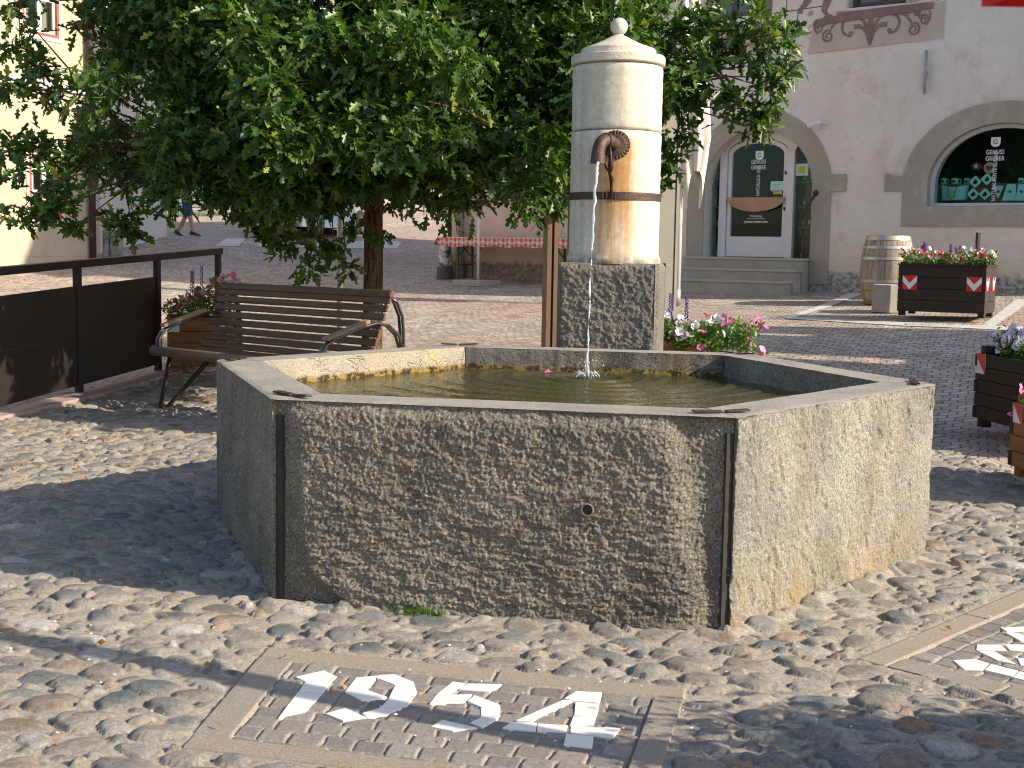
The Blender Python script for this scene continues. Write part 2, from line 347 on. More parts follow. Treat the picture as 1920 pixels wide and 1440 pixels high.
def cobble():
    m = NM('cobbles_in_mortar'); a = m.n('ShaderNodeVertexColor'); a.layer_name = 'Col'
    n1 = m.ramp(m.noise(55, 6, .7), [(.3, .62), (.7, 1.25)]); col = m.mix(1., a.outputs[0], n1, 'MULTIPLY')
    grit = m.ramp(m.noise(420, 2, .6), [(.36, .45), (.5, 1.)]); col = m.mix(1., col, grit, 'MULTIPLY')
    h = m.math('ADD', m.noise(110, 6, .7), m.math('MULTIPLY', m.noise(380, 3, .7), .4))
    return m.pbr(col, .85, 0, m.bump(h, 1.0, .011), .3)
M['cobble'] = cobble()
def paving():
    m = NM('porphyry_setts'); x, y, z = m.xyz(m.mapv((1, 1, 1), rot=(0, 0, R(20))))
    fr = m.math('SUBTRACT', m.math('MULTIPLY', m.math('FRACT', m.math('DIVIDE', x, 1.35)), 2.), 1.)
    arc = m.math('MULTIPLY', m.math('SQRT', m.math('SUBTRACT', 1.25, m.math('MULTIPLY', fr, fr))), .85)
    yy = m.math('ADD', y, arc); v = m.comb(x, yy, 0.)
    tn = m.n('ShaderNodeTexNoise'); m.set(tn.inputs['Vector'], m.obj); tn.inputs['Scale'].default_value = 2.2; tn.inputs['Detail'].default_value = 3; v = m.mix(.10, v, tn.outputs[1], 'ADD')
    b = m.n('ShaderNodeTexBrick'); m.set(b.inputs['Vector'], v); b.inputs['Scale'].default_value = 1.0
    b.inputs['Brick Width'].default_value = .125; b.inputs['Row Height'].default_value = .118; b.inputs['Mortar Size'].default_value = .0085; b.inputs['Mortar Smooth'].default_value = .5
    b.offset = .5; b.inputs['Bias'].default_value = 0.
    b.inputs['Color1'].default_value = (.36, .325, .28, 1); b.inputs['Color2'].default_value = (.47, .425, .365, 1); b.inputs['Mortar'].default_value = (.19, .165, .135, 1)
    pk = m.ramp(m.noise(.35, 4, .6), [(.42, 0.), (.62, .75)]); col = m.mix(pk, b.outputs[0], m.mix(1., b.outputs[0], (1.02, .80, .76), 'MULTIPLY'))
    var = m.ramp(m.voro(8.5, v, out='Color'), [(.2, .78), (.8, 1.15)]); col = m.mix(1., col, var, 'MULTIPLY')
    ds = m.ramp(m.noise(1.2, 6, .7), [(.35, .85), (.7, 1.12)]); col = m.mix(1., col, ds, 'MULTIPLY')
    h = m.math('SUBTRACT', m.math('MULTIPLY', m.noise(9, 5, .7, v), .35), m.math('MULTIPLY', b.outputs['Fac'], .9))
    return m.pbr(col, .78, 0, m.bump(h, .9, .022), .35)
M['paving'] = paving()
def sett():
    m = NM('grey_granite_sett'); a = m.n('ShaderNodeVertexColor'); a.layer_name = 'Col'
    n1 = m.ramp(m.noise(120, 5, .7), [(.35, .7), (.65, 1.2)]); col = m.mix(1., a.outputs[0], n1, 'MULTIPLY')
    return m.pbr(col, .8, 0, m.bump(m.noise(160, 5, .7), .6, .006), .3)
M['sett'] = sett()
def plaster(name, c1, c2, stain, stains=.6, low=None, z0=.8, bump=.5, damp=None):
    m = NM(name); x, y, z = m.xyz(); n1 = m.ramp(m.noise(1.1, 7, .68), [(.36, 0.), (.66, 1.)]); col = m.mix(n1, c1, c2)
    n2 = m.ramp(m.noise(2.3, 8, .75, m.mapv((1, 1, .7), loc=(4, 2, 9))), [(.52, 0.), (.72, 1.)]); col = m.mix(m.math('MULTIPLY', n2, stains), col, stain)
    pit = m.ramp(m.noise(26, 4, .7), [(.66, 0.), (.72, 1.)]); col = m.mix(m.math('MULTIPLY', pit, m.ramp(m.noise(1.7, 3), [(.5, 0.), (.65, .6)])), col, (.22, .19, .16))
    if low:
        lz = m.math('ADD', z, m.math('MULTIPLY', m.noise(2.6, 5, .65), -.9)); f = m.ramp(m.math('SUBTRACT', lz, z0-.45), [(.0, 1.), (.35, .55), (.75, 0.)]); col = m.mix(f, col, low)
        if damp:
            f2 = m.ramp(m.math('SUBTRACT', m.math('ADD', z, m.math('MULTIPLY', m.noise(4.5, 6, .7), -.35)), z0-.17), [(.06, 1.), (.12, 0.)]); col = m.mix(m.math('MULTIPLY', f2, .85), col, m.mix(m.ramp(m.noise(16, 6, .7), [(.4, 0.), (.6, 1.)]), (.10, .09, .08), damp))
    h = m.math('ADD', m.noise(5, 8, .7), m.math('MULTIPLY', m.noise(40, 4, .6), .15))
    return m.pbr(col, .92, 0, m.bump(h, bump, .05), .15)
M['plaster'] = plaster('old_white_plaster', (.80, .745, .69), (.70, .64, .585), (.58, .48, .38), stains=.85, low=(.72, .62, .50), z0=1.0, bump=.8, damp=(.6, .57, .54))
M['plaster_pink'] = plaster('salmon_plaster', (.72, .58, .50), (.62, .49, .41), (.50, .36, .27), low=(.54, .39, .25), z0=1.02, damp=(.30, .26, .22))
M['band'] = plaster('grey_band_plaster', (.40, .365, .31), (.33, .30, .25), (.55, .52, .47), stains=.7, bump=.3)
M['fresco'] = plaster('fresco_ground', (.54, .47, .40), (.46, .40, .34), (.38, .33, .29), stains=.5, bump=.3)
M['fresco2'] = plaster('fresco_ashlar', (.74, .66, .59), (.66, .58, .52), (.56, .48, .42), stains=.4, bump=.3)
M['maroon'] = simple('fresco_maroon', (.20, .115, .105), (.30, .20, .18), sc=6, rough=.9)
M['maroon_dk'] = simple('fresco_dark_line', (.09, .055, .05), rough=.9)
M['ochre'] = simple('fresco_ochre', (.42, .29, .18), (.48, .36, .25), sc=6, rough=.9)
M['house_cream'] = plaster('cream_plaster', (.47, .40, .305), (.43, .365, .275), (.39, .33, .25), stains=.4, bump=.15)
M['house_white'] = plaster('white_plaster', (.66, .61, .55), (.60, .555, .50), (.52, .47, .42), stains=.4, bump=.15)
M['house_pink'] = plaster('pink_plaster', (.66, .50, .44), (.60, .45, .40), (.5, .38, .34), stains=.4, bump=.15)
def ashlar():
    m = NM('cream_ashlar'); x, y, z = m.xyz(); b = m.n('ShaderNodeTexBrick'); m.set(b.inputs['Vector'], m.comb(x, m.math('ADD', z, .12), 0.)); b.inputs['Scale'].default_value = 1
    b.inputs['Brick Width'].default_value = .62; b.inputs['Row Height'].default_value = .30; b.inputs['Mortar Size'].default_value = .004; b.inputs['Mortar Smooth'].default_value = .3
    b.inputs['Color1'].default_value = (.47, .41, .32, 1); b.inputs['Color2'].default_value = (.44, .38, .29, 1); b.inputs['Mortar'].default_value = (.42, .35, .25, 1)
    col = m.mix(m.ramp(m.noise(3, 6, .7), [(.4, 0.), (.7, .5)]), b.outputs[0], (.62, .52, .38)); return m.pbr(col, .9, 0, m.bump(m.math('SUBTRACT', 1., b.outputs['Fac']), .4, .01), .2)
M['ashlar'] = ashlar()
def glass(name, tint, gl=.9, rough=.02, body=.55):
    m = NM(name); tr = m.n('ShaderNodeBsdfTransparent'); m.set(tr.inputs[0], tint); g = m.n('ShaderNodeBsdfGlossy'); g.inputs['Roughness'].default_value = rough; m.set(g.inputs[0], (gl, gl, gl))
    fr = m.n('ShaderNodeFresnel'); ge = m.n('ShaderNodeNewGeometry'); m.set(fr.inputs[0], m.math('MULTIPLY_ADD', ge.outputs['Backfacing'], 1/1.5-1.5, 1.5)); f = m.math('MULTIPLY_ADD', fr.outputs[0], .32, .0)
    x = m.n('ShaderNodeMixShader'); m.set(x.inputs[0], f); m.t.links.new(tr.outputs[0], x.inputs[1]); m.t.links.new(g.outputs[0], x.inputs[2]); m.t.links.new(x.outputs[0], m.out.inputs[0]); return m.m
M['glass'] = glass('shop_glass', (.80, .94, .91)); M['glass_pale'] = glass('window_glass', (.8, .85, .85))
def water():
    m = NM('basin_water'); tr = m.n('ShaderNodeBsdfTransparent'); m.set(tr.inputs[0], (.80, .82, .52))
    g = m.n('ShaderNodeBsdfGlossy'); g.inputs['Roughness'].default_value = .015; fr = m.n('ShaderNodeFresnel'); fr.inputs[0].default_value = 1.33
    nr = m.bump(m.noise(22, 3, .5, m.mapv((1, 2.2, 1))), .22, .02); m.set(g.inputs['Normal'], nr); m.set(fr.inputs['Normal'], nr)
    df = m.n('ShaderNodeBsdfDiffuse'); m.set(df.inputs[0], (.22, .22, .085)); tb = m.n('ShaderNodeMixShader'); tb.inputs[0].default_value = .24; m.t.links.new(tr.outputs[0], tb.inputs[1]); m.t.links.new(df.outputs[0], tb.inputs[2])
    x = m.n('ShaderNodeMixShader'); m.set(x.inputs[0], fr.outputs[0]); m.t.links.new(tb.outputs[0], x.inputs[1]); m.t.links.new(g.outputs[0], x.inputs[2]); m.t.links.new(x.outputs[0], m.out.inputs[0]); return m.m
M['water'] = water()
def jet():
    m = NM('falling_water'); tr = m.n('ShaderNodeBsdfTransparent'); m.set(tr.inputs[0], (.92, .95, .97)); g = m.n('ShaderNodeBsdfGlossy'); g.inputs['Roughness'].default_value = .08
    d = m.n('ShaderNodeBsdfDiffuse'); m.set(d.inputs[0], (.85, .88, .92)); lw = m.n('ShaderNodeLayerWeight'); lw.inputs[0].default_value = .55
    a = m.n('ShaderNodeMixShader'); a.inputs[0].default_value = .38; m.t.links.new(g.outputs[0], a.inputs[1]); m.t.links.new(d.outputs[0], a.inputs[2])
    x = m.n('ShaderNodeMixShader'); m.set(x.inputs[0], m.math('MULTIPLY_ADD', lw.outputs[1], .7, .28)); m.t.links.new(tr.outputs[0], x.inputs[1]); m.t.links.new(a.outputs[0], x.inputs[2]); m.t.links.new(x.outputs[0], m.out.inputs[0]); return m.m
M['jet'] = jet()
def checks():
    m = NM('red_check_cloth'); x, y, z = m.xyz(); s1 = m.math('GREATER_THAN', m.math('FRACT', m.math('MULTIPLY', x, 11.)), .5); s2 = m.math('GREATER_THAN', m.math('FRACT', m.math('MULTIPLY', m.math('ADD', y, z), 11.)), .5)
    f = m.math('MULTIPLY', m.math('ADD', s1, s2), .5); return m.pbr(m.mix(f, (.78, .66, .58), (.62, .10, .08)), .9)
M['checks'] = checks()
def barrelwood():
    m = NM('barrel_wood'); x, y, z = m.xyz(); ang = m.math('ARCTAN2', y, x); k = m.math('MULTIPLY', ang, 26/6.2832)
    st = m.n('ShaderNodeTexWhiteNoise'); st.noise_dimensions = '1D'; m.set(st.inputs['W'], m.math('FLOOR', k)); seam = m.ramp(m.math('FRACT', k), [(0., 0.), (.05, 1.), (.95, 1.), (1., 0.)])
    col = m.mix(st.outputs[0], (.43, .36, .28), (.30, .25, .195)); gr = m.ramp(m.noise(3, 6, .7, m.mapv((8, 8, 1))), [(.45, 0.), (.7, .8)]); col = m.mix(gr, col, (.12, .10, .085))
    col = m.mix(m.math('SUBTRACT', 1., seam), col, (.05, .035, .025)); return m.pbr(col, .8, 0, m.bump(m.math('ADD', seam, m.noise(40, 4)), .4, .01), .3)
M['barrel'] = barrelwood()
# ================================================================== GROUND
def paved_sheet():
    xs = np.r_[np.linspace(-60, -14, 24)[:-1], np.linspace(-14, 14, 113)[:-1], np.linspace(14, 60, 24)]
    ys = np.r_[np.linspace(-12, 2, 15)[:-1], np.linspace(2, 40, 153)[:-1], np.linspace(40, 110, 30)]
    X, Y = np.meshgrid(xs, ys, indexing='ij'); Z = terr(X, np.minimum(Y, 60)); far = np.clip((np.hypot(X, Y-20)-38)/20, 0, 1); Z = Z*(1-far)+far*np.clip(Z, -1, 4)
    o = npmesh('pavement', np.c_[X.ravel(), Y.ravel(), Z.ravel()-.004], grid_faces(len(xs), len(ys)), M['paving']); struct(o)
paved_sheet()
HX, HY, HR, HROT, HH = .218, 6.19, 1.718, -2.27748, .8
HV = [Vector((HX+HR*math.cos(HROT+i*math.pi/3), HY+HR*math.sin(HROT+i*math.pi/3))) for i in range(6)]
def in_poly(X, Y, P):
    c = np.zeros(X.shape, bool); n = len(P)
    for i in range(n):
        x1, y1 = P[i]; x2, y2 = P[(i+1) % n]
        t = ((y1 > Y) != (y2 > Y)); c ^= t & (X < (x2-x1)*(Y-y1)/((y2-y1) if y2 != y1 else 1e-9)+x1)
    return c
CP1 = [Vector((-.815, 4.349)), Vector((.567, 3.999)), Vector((.36, 3.13)), Vector((-.880, 3.440))]
_d = Vector((.69, .724)).normalized(); _e = Vector((.724, -.69)); _c = Vector((1.173, 4.323))
CP2 = [_c, _c+_d*1.42, _c+_d*1.42+_e*.87, _c+_e*.87]
COBZ = [(-4.35, 1.2), (-4.3, 6), (-4.05, 9.3), (-3.62, 10.95), (-3.2, 12.3), (-1.0, 11.6), (1.5, 10.9), (2.85, 9.35), (3.0, 8.6), (3.25, 7.6), (4.6, 6.6), (4.6, 1.2)]
def inset(P):
    c = sum(P, Vector((0, 0)))/4; return [tuple(p+(c-p).normalized()*.05) for p in P]
def cobbles():
    st = .0088; x0, x1, y0, y1 = -4.35, 4.2, 2.6, 12.3
    nx = int((x1-x0)/st); xs = x0+np.arange(nx)*st; ys = [y0]
    while ys[-1] < y1: ys.append(ys[-1]+.0068+.0011*max(0, ys[-1]-4))
    ys = np.array(ys); ny = len(ys)
    Hm = np.zeros((nx, ny), np.float32); Gm = np.zeros((nx, ny), np.float32); occ = np.zeros((nx, ny), bool); Cm = np.zeros((nx, ny, 3), np.float32)
    X, Y = np.meshgrid(xs, ys, indexing='ij')
    mort = np.array([.51, .445, .365]); Cm[:] = mort*(1+.22*fbm(X*2.2, Y*2.2, 4, 3)[..., None]+.16*fbm(X*30, Y*30, 2, 9)[..., None])
    pal = np.array([(.33, .29, .24), (.30, .28, .25), (.38, .34, .28), (.24, .24, .235), (.42, .37, .31), (.20, .225, .225), (.36, .27, .20), (.27, .25, .22), (.34, .30, .25), (.47, .43, .38)])
    rs = np.random.RandomState(3); N = 130000
    A = np.sort(.020+.056*rs.rand(N)**1.8)[::-1]
    blocked = in_poly(X, Y, [tuple(p) for p in CP1]) | in_poly(X, Y, [tuple(p) for p in CP2]) | in_poly(X, Y, [tuple(HV[i]+(HV[i]-Vector((HX, HY))).normalized()*-.03) for i in range(6)])
    occ |= blocked; poly = in_poly(X, Y, COBZ)
    for k in range(N):
        a = A[k]; b = a*(.42+.42*rs.rand()); cx = x0+rs.rand()*(x1-x0); cy = y0+rs.rand()*(y1-y0); th = rs.normal(-.15, .55)
        i0 = int((cx-a-x0)/st); i1 = int((cx+a-x0)/st)+2; j0 = int(np.searchsorted(ys, cy-a)); j1 = int(np.searchsorted(ys, cy+a))+1
        if i0 < 0 or j0 < 0 or i1 >= nx or j1 >= ny: continue
        if not poly[(i0+i1)//2, (j0+j1)//2]: continue
        if occ[(i0+i1)//2, (j0+j1)//2]: continue
        xx = X[i0:i1, j0:j1]-cx; yy = Y[i0:i1, j0:j1]-cy; c, s = math.cos(th), math.sin(th)
        u = (xx*c+yy*s)/a; v = (-xx*s+yy*c)/b
        ph = rs.rand(3)*6.28; ang = np.arctan2(v, u); rad = 1+.09*np.sin(2*ang+ph[0])+.06*np.sin(3*ang+ph[1]); ex = 2.+.9*rs.rand()
        r = ((np.abs(u)**ex+np.abs(v)**ex)**(1/ex))/rad
        ins = r < 1.04; n = ins.sum()
        if n < 6 or (occ[i0:i1, j0:j1] & ins).sum() > .0*n: continue
        occ[i0:i1, j0:j1] |= r < 1.12
        hs = (.006+.018*rs.rand()**1.3)*min(1., .45+b/.032); tl = rs.normal(0, .10, 2)
        h = hs*((np.sqrt(np.clip(1-(r*.985)**2.6, 0, 1)))*1.0)*(1+tl[0]*u+tl[1]*v) + hs*.25*fbm(xx*14+k, yy*14, 3, 1)
        h = np.where(r < 1, np.maximum(h, 0), 0); sub = Hm[i0:i1, j0:j1]; np.maximum(sub, h, out=sub)
        q = rs.rand(); col = pal[rs.randint(len(pal))]*np.array([.97, 1.0, 1.03])*(.76+.40*rs.rand())
        if q > .975: col = np.array([.40, .26, .17])*(.8+.4*rs.rand())
        elif q > .945: col = np.array([.13, .16, .175])
        elif q > .925: col = np.array([.62, .59, .55])
        rg = np.clip(1-np.abs(r-1.05)/.10, 0, 1); gs = Gm[i0:i1, j0:j1]; np.maximum(gs, rg, out=gs)
        dust = np.clip(.22+.55*(r-.45)+.5*fbm(xx*9+k, yy*9, 3, 2), 0, .85)*(.35+.65*rs.rand()); dust = np.clip(dust, 0, .9)[..., None]
        cc = col*(1-dust)+mort*dust; band = fbm(u*2+k, v*7, 3, 4)*.35*(rs.rand() > .5); cc = cc*(1+band[..., None])
        m3 = (r < 1.0)[..., None]; Cm[i0:i1, j0:j1] = np.where(m3, cc, Cm[i0:i1, j0:j1])
    # ring round each stone painted darker, as crevice shade, for crisp edges; mortar undulates
    base = .014+.010*fbm(X*3, Y*3, 3, 5)+.0085*fbm(X*17, Y*17, 4, 6)+.004*fbm(X*45, Y*45, 2, 2)
    Gm = Gm*(Hm < .003); Cm *= (1-.38*Gm*np.clip(.55+1.6*fbm(X*6, Y*6, 3, 12), .1, 1.))[..., None]
    Z = base-.0055*Gm+Hm+.0022*fbm(X*40, Y*40, 2, 7)
    inb = poly & ~(blocked); edge = ~poly
    Z = np.where(edge, -.05, Z); Z = np.where(in_poly(X, Y, inset(CP1)) | in_poly(X, Y, inset(CP2)), -.02, Z)
    # sand banked against the foot of the basin
    dmin = np.full(X.shape, 9.)
    for i in range(6):
        a, b = HV[i], HV[(i+1) % 6]; ab = b-a; L2 = ab.length_squared; t = np.clip(((X-a.x)*ab.x+(Y-a.y)*ab.y)/L2, 0, 1)
        dmin = np.minimum(dmin, np.hypot(X-a.x-t*ab.x, Y-a.y-t*ab.y))
    Z += .022*np.exp(-(dmin/.045)**2)*(1+fbm(X*8, Y*8, 3, 8)); 
    Z = Z + terr(X, Y).astype(np.float32)
    F = grid_faces(nx, ny); ci = F[:, 0]//ny; cj = F[:, 0] % ny; hexin = in_poly(X, Y, [tuple(HV[i]+(HV[i]-Vector((HX, HY))).normalized()*-.12) for i in range(6)])
    keep = ~(hexin[ci, cj]) & ((poly[ci, cj]) | (poly[np.minimum(ci+2, nx-1), np.minimum(cj+2, ny-1)]))
    F = F[keep]; V = np.c_[X.ravel(), Y.ravel(), Z.ravel()]; used = np.unique(F); rm = np.full(len(V), -1); rm[used] = np.arange(len(used))
    o = npmesh('cobblestone_ground', V[used], rm[F], M['cobble'], col=Cm.reshape(-1, 3)[used]); struct(o)
cobbles()
# ---- pink granite kerb under the fence
def kerb():
    a = Vector((-4.6, 5.6)); b = Vector((-3.86, 9.3)); c = Vector((-3.42, 10.75)); d = Vector((-2.95, 13.2)); mb = MB()
    for p, q in ((a, b), (b, c), (c, d)):
        dr = (q-p); L = dr.length; n = max(1, int(L/.9)); nr = Vector((-dr.y, dr.x)).normalized()*.11
        for i in range(n):
            s, e = p+dr*(i/n)+dr.normalized()*.004, p+dr*((i+1)/n)-dr.normalized()*.004; vs = []
            for z in (-.1, .045):
                for k in (s-nr, e-nr, e+nr, s+nr): vs.append((k.x, k.y, tz(k.x, k.y)+z))
            mb.add(vs, [(0, 3, 2, 1), (4, 5, 6, 7), (0, 1, 5, 4), (1, 2, 6, 5), (2, 3, 7, 6), (3, 0, 4, 7)])
    struct(mb.build('kerb', simple('pink_kerb', (.38, .27, .24), (.30, .22, .2), sc=20, rough=.85, bump=.3), bevel=.008))
kerb()
# ---- dated mosaics let into the cobbles
def mosaic(P, label, polys, z=.016, rows=None, frame=(.105, .10, .105, .13), seed=1):
    T, Rr, Br, Bl = P; root = thing('date_mosaic', label, 'paving mosaic', (T.x, T.y, 0))
    def bil(u, v): return T*(1-u)*(1-v)+Rr*u*(1-v)+Br*u*v+Bl*(1-u)*v
    W = (Rr-T).length; Dp = (Bl-T).length; rs = np.random.RandomState(seed); st = .0045
    nu = int(W/st); nv = int(Dp/st); U, V = np.meshgrid(np.linspace(0, 1, nu), np.linspace(0, 1, nv), indexing='ij'); xx = U*W; yy = V*Dp
    f0, f1, f2, f3 = frame                      # top, right, bottom, left strips
    X = (T.x*(1-U)*(1-V)+Rr.x*U*(1-V)+Br.x*U*V+Bl.x*(1-U)*V); Y = (T.y*(1-U)*(1-V)+Rr.y*U*(1-V)+Br.y*U*V+Bl.y*(1-U)*V)
    Z = np.full(U.shape, z-.010)+.002*fbm(xx*60, yy*60, 2, seed); C = np.empty(U.shape+(3,)); C[:] = (.34, .30, .25); C *= (1+.3*fbm(xx*50, yy*50, 2, 3))[..., None]
    ins = (xx > f3) & (xx < W-f1) & (yy > f0) & (yy < Dp-f2)
    wx = xx+.010*fbm(xx*9, yy*9, 2, 1+seed)*2; wy = yy+.010*fbm(xx*8, yy*8, 2, 5+seed)*2
    rh = .084; row = np.floor((wy-f0)/rh); fy = (wy-f0)/rh-row; off = _T[(row.astype(int)*7+seed) & 255, 3]
    bw = .092+.02*_T[(row.astype(int)*3) & 255, seed & 255]; kx = (wx-f3)/bw+off; kc = np.floor(kx); fx = kx-kc
    ex = np.minimum(fx, 1-fx)*bw; ey = np.minimum(fy, 1-fy)*rh; cr = .012; q = np.minimum(np.minimum(ex, ey), (ex+ey)*.62)
    hb = np.clip((q-.0028)/.0045, 0, 1); hb = hb*hb*(3-2*hb); idr = _T[(kc.astype(int)*13+row.astype(int)*57) & 255, (row.astype(int)*31+kc.astype(int)) & 255]
    tint = np.stack([.185+.10*idr, .172+.09*idr, .155+.075*idr], -1); pk = (_T[(kc.astype(int)*5+9) & 255, (row.astype(int)*3+1) & 255] > .78)[..., None]
    tint = np.where(pk, tint*np.array([1.0, .93, .92]), tint); m = (hb*ins)[..., None]
    C = C*(1-m)+tint*m; Z += ins*hb*(.0065+.004*(idr-.5))
    def strip(mask, along, length, cuts, colr):
        nonlocal C, Z
        e = np.full(U.shape, 9.)
        for c in cuts: e = np.minimum(e, np.abs(along-c))
        hh = np.clip((e-.003)/.004, 0, 1); C = np.where(mask[..., None], C*(1-hh[..., None])+(np.array(colr)*(1+.12*fbm(xx*3, yy*3, 3, 2))[..., None])*hh[..., None], C); Z = np.where(mask, z-.006+hh*.008+.0012*fbm(xx*90, yy*90, 2, 1), Z)
    j = .004; c1 = (.33, .275, .21)
    strip(yy < f0-j, xx, W, (0, W*.57, W), c1); strip(yy > Dp-f2+j, xx, W, (0, W*.61, W), (.31, .255, .195))
    mid = (yy > f0+j) & (yy < Dp-f2-j)
    strip(mid & (xx < f3-j), yy, Dp, (Dp*.55,), (.29, .255, .21)); strip(mid & (xx > W-f1+j), yy, Dp, (Dp*.5,), (.30, .26, .21))
    Z[0, :] = Z[-1, :] = -.03; Z[:, 0] = Z[:, -1] = -.03
    npmesh('sett_panel', np.c_[X.ravel()-T.x, Y.ravel()-T.y, Z.ravel()], grid_faces(nu, nv), M['sett'], root, col=C.reshape(-1, 3))
    for name, lst in polys:
        mb = MB()
        for poly in lst:
            pts = [ground(px, py) for px, py in poly]; c = sum(pts, Vector())/len(pts); pts = [c+(p-c)*.996 for p in pts]
            mb.prism([[(p.x-T.x, p.y-T.y) for p in pts]], -.02, z+.0005)
        mb.build(name, M['digit'], root, bevel=.0012)
    return root
def sc(lst, ox, oy): return [[(ox+a/4, oy+b/4) for a, b in p] for p in lst]
D1 = sc([[(295, 793), (510, 743), (605, 790), (560, 832), (372, 830)], [(368, 835), (556, 838), (500, 915), (318, 905)], [(315, 910), (495, 920), (430, 998), (250, 990)], [(245, 995), (425, 1000), (370, 1058), (168, 1102)]], 480, 1080)
D9 = sc([[(752, 797), (912, 783), (838, 885), (668, 903)], [(915, 780), (1040, 772), (1185, 832), (1035, 850), (905, 800)], [(1045, 850), (1185, 840), (1205, 905), (1000, 942)], [(1003, 948), (1207, 912), (1130, 1015), (940, 1020)], [(935, 1025), (1098, 1025), (985, 1080), (835, 1100), (795, 1068)], [(520, 1070), (670, 1028), (830, 1100), (655, 1125)], [(665, 905), (835, 892), (985, 945), (800, 975)]], 480, 1080)
D5 = sc([[(1475, 828), (1565, 840), (1465, 920), (1355, 925)], [(1590, 842), (1845, 848), (1750, 905), (1520, 885)], [(1350, 930), (1620, 925), (1555, 990), (1300, 995)], [(1640, 930), (1820, 1000), (1700, 1028), (1585, 975)], [(1685, 1030), (1830, 1005), (1832, 1090), (1685, 1090)], [(1690, 1097), (1825, 1097), (1695, 1175), (1605, 1140)], [(1395, 1118), (1660, 1178), (1480, 1205), (1310, 1170)]], 480, 1080)
D4 = sc([[(480, 900), (675, 910), (655, 990), (470, 975), (390, 955)], [(475, 982), (655, 995), (635, 1085), (465, 1080)], [(460, 1085), (630, 1090), (610, 1165), (432, 1160)], [(385, 965), (465, 970), (290, 1055), (150, 1130), (30, 1122)], [(-5, 1135), (185, 1140), (180, 1200), (-75, 1180)], [(192, 1145), (420, 1160), (400, 1215), (185, 1203)], [(440, 1165), (815, 1180), (755, 1255), (435, 1215)], [(405, 1220), (610, 1245), (600, 1330), (385, 1305)]], 960, 1080)
Z1 = sc([[(1385, 665), (1560, 658), (1655, 690), (1610, 740), (1470, 738)], [(1670, 695), (1875, 745), (1830, 790), (1622, 740)], [(1885, 750), (2070, 800), (2030, 845), (1835, 795)]], 1440, 1080)
Z2 = sc([[(1565, 548), (1745, 548), (1790, 592), (1560, 586)], [(1770, 545), (1950, 548), (2010, 610), (1812, 590)], [(1565, 592), (1700, 600), (1868, 700), (1720, 668)], [(1870, 652), (2010, 650), (2040, 720), (1892, 704)]], 1440, 1080)
Z3 = sc([[(1750, 420), (1935, 410), (1980, 440), (1795, 455)], [(1775, 455), (1880, 460), (1975, 520), (1890, 518)]], 1440, 1080)
mosaic(CP1, 'sett panel with the white marble date 1954 set in front of the basin', [('numeral', D1), ('numeral', D9), ('numeral', D5), ('numeral', D4)])
mosaic(CP2, 'sett panel with white marble figures cut off by the right edge', [('numeral', Z1), ('numeral', Z2), ('numeral', Z3)], seed=4)
# ---- road paint
def marking(name, polys, label):
    mb = MB()
    for P in polys:
        pts = [ground(*p) for p in P]; n = 6; a, b, c, d = pts; vs = []
        for i in range(n+1):
            for j in range(3):
                u = i/n; v = j/2; p = a*(1-u)*(1-v)+b*u*(1-v)+c*u*v+d*(1-u)*v; vs.append((p.x, p.y, tz(p.x, p.y)+.004))
        mb.add(vs, [(i*3+j, (i+1)*3+j, (i+1)*3+j+1, i*3+j+1) for i in range(n) for j in range(2)])
    o = mb.build(name, M['marking'], norm=False); struct(o, label); return o
marking('crosswalk_marking', [[(232, 456), (258, 447), (280, 449), (266, 458)], [(405, 461), (425, 447), (463, 448), (446, 462)], [(480, 462), (494, 454), (528, 455), (518, 463)], [(555, 463), (570, 455), (606, 456), (592, 464)], [(643, 465), (660, 452), (753, 453), (744, 466)]], 'white crosswalk bars')
marking('parking_marking', [[(1472, 596), (1484, 598), (1618, 551), (1594, 549)], [(1476, 594), (1476, 598), (1690, 611), (1690, 604.5)], [(1690, 604.5), (1690, 611), (1922, 621), (1922, 614)], [(1838, 612), (1862, 613), (1935, 563), (1905, 561)]], 'white parking bay lines')
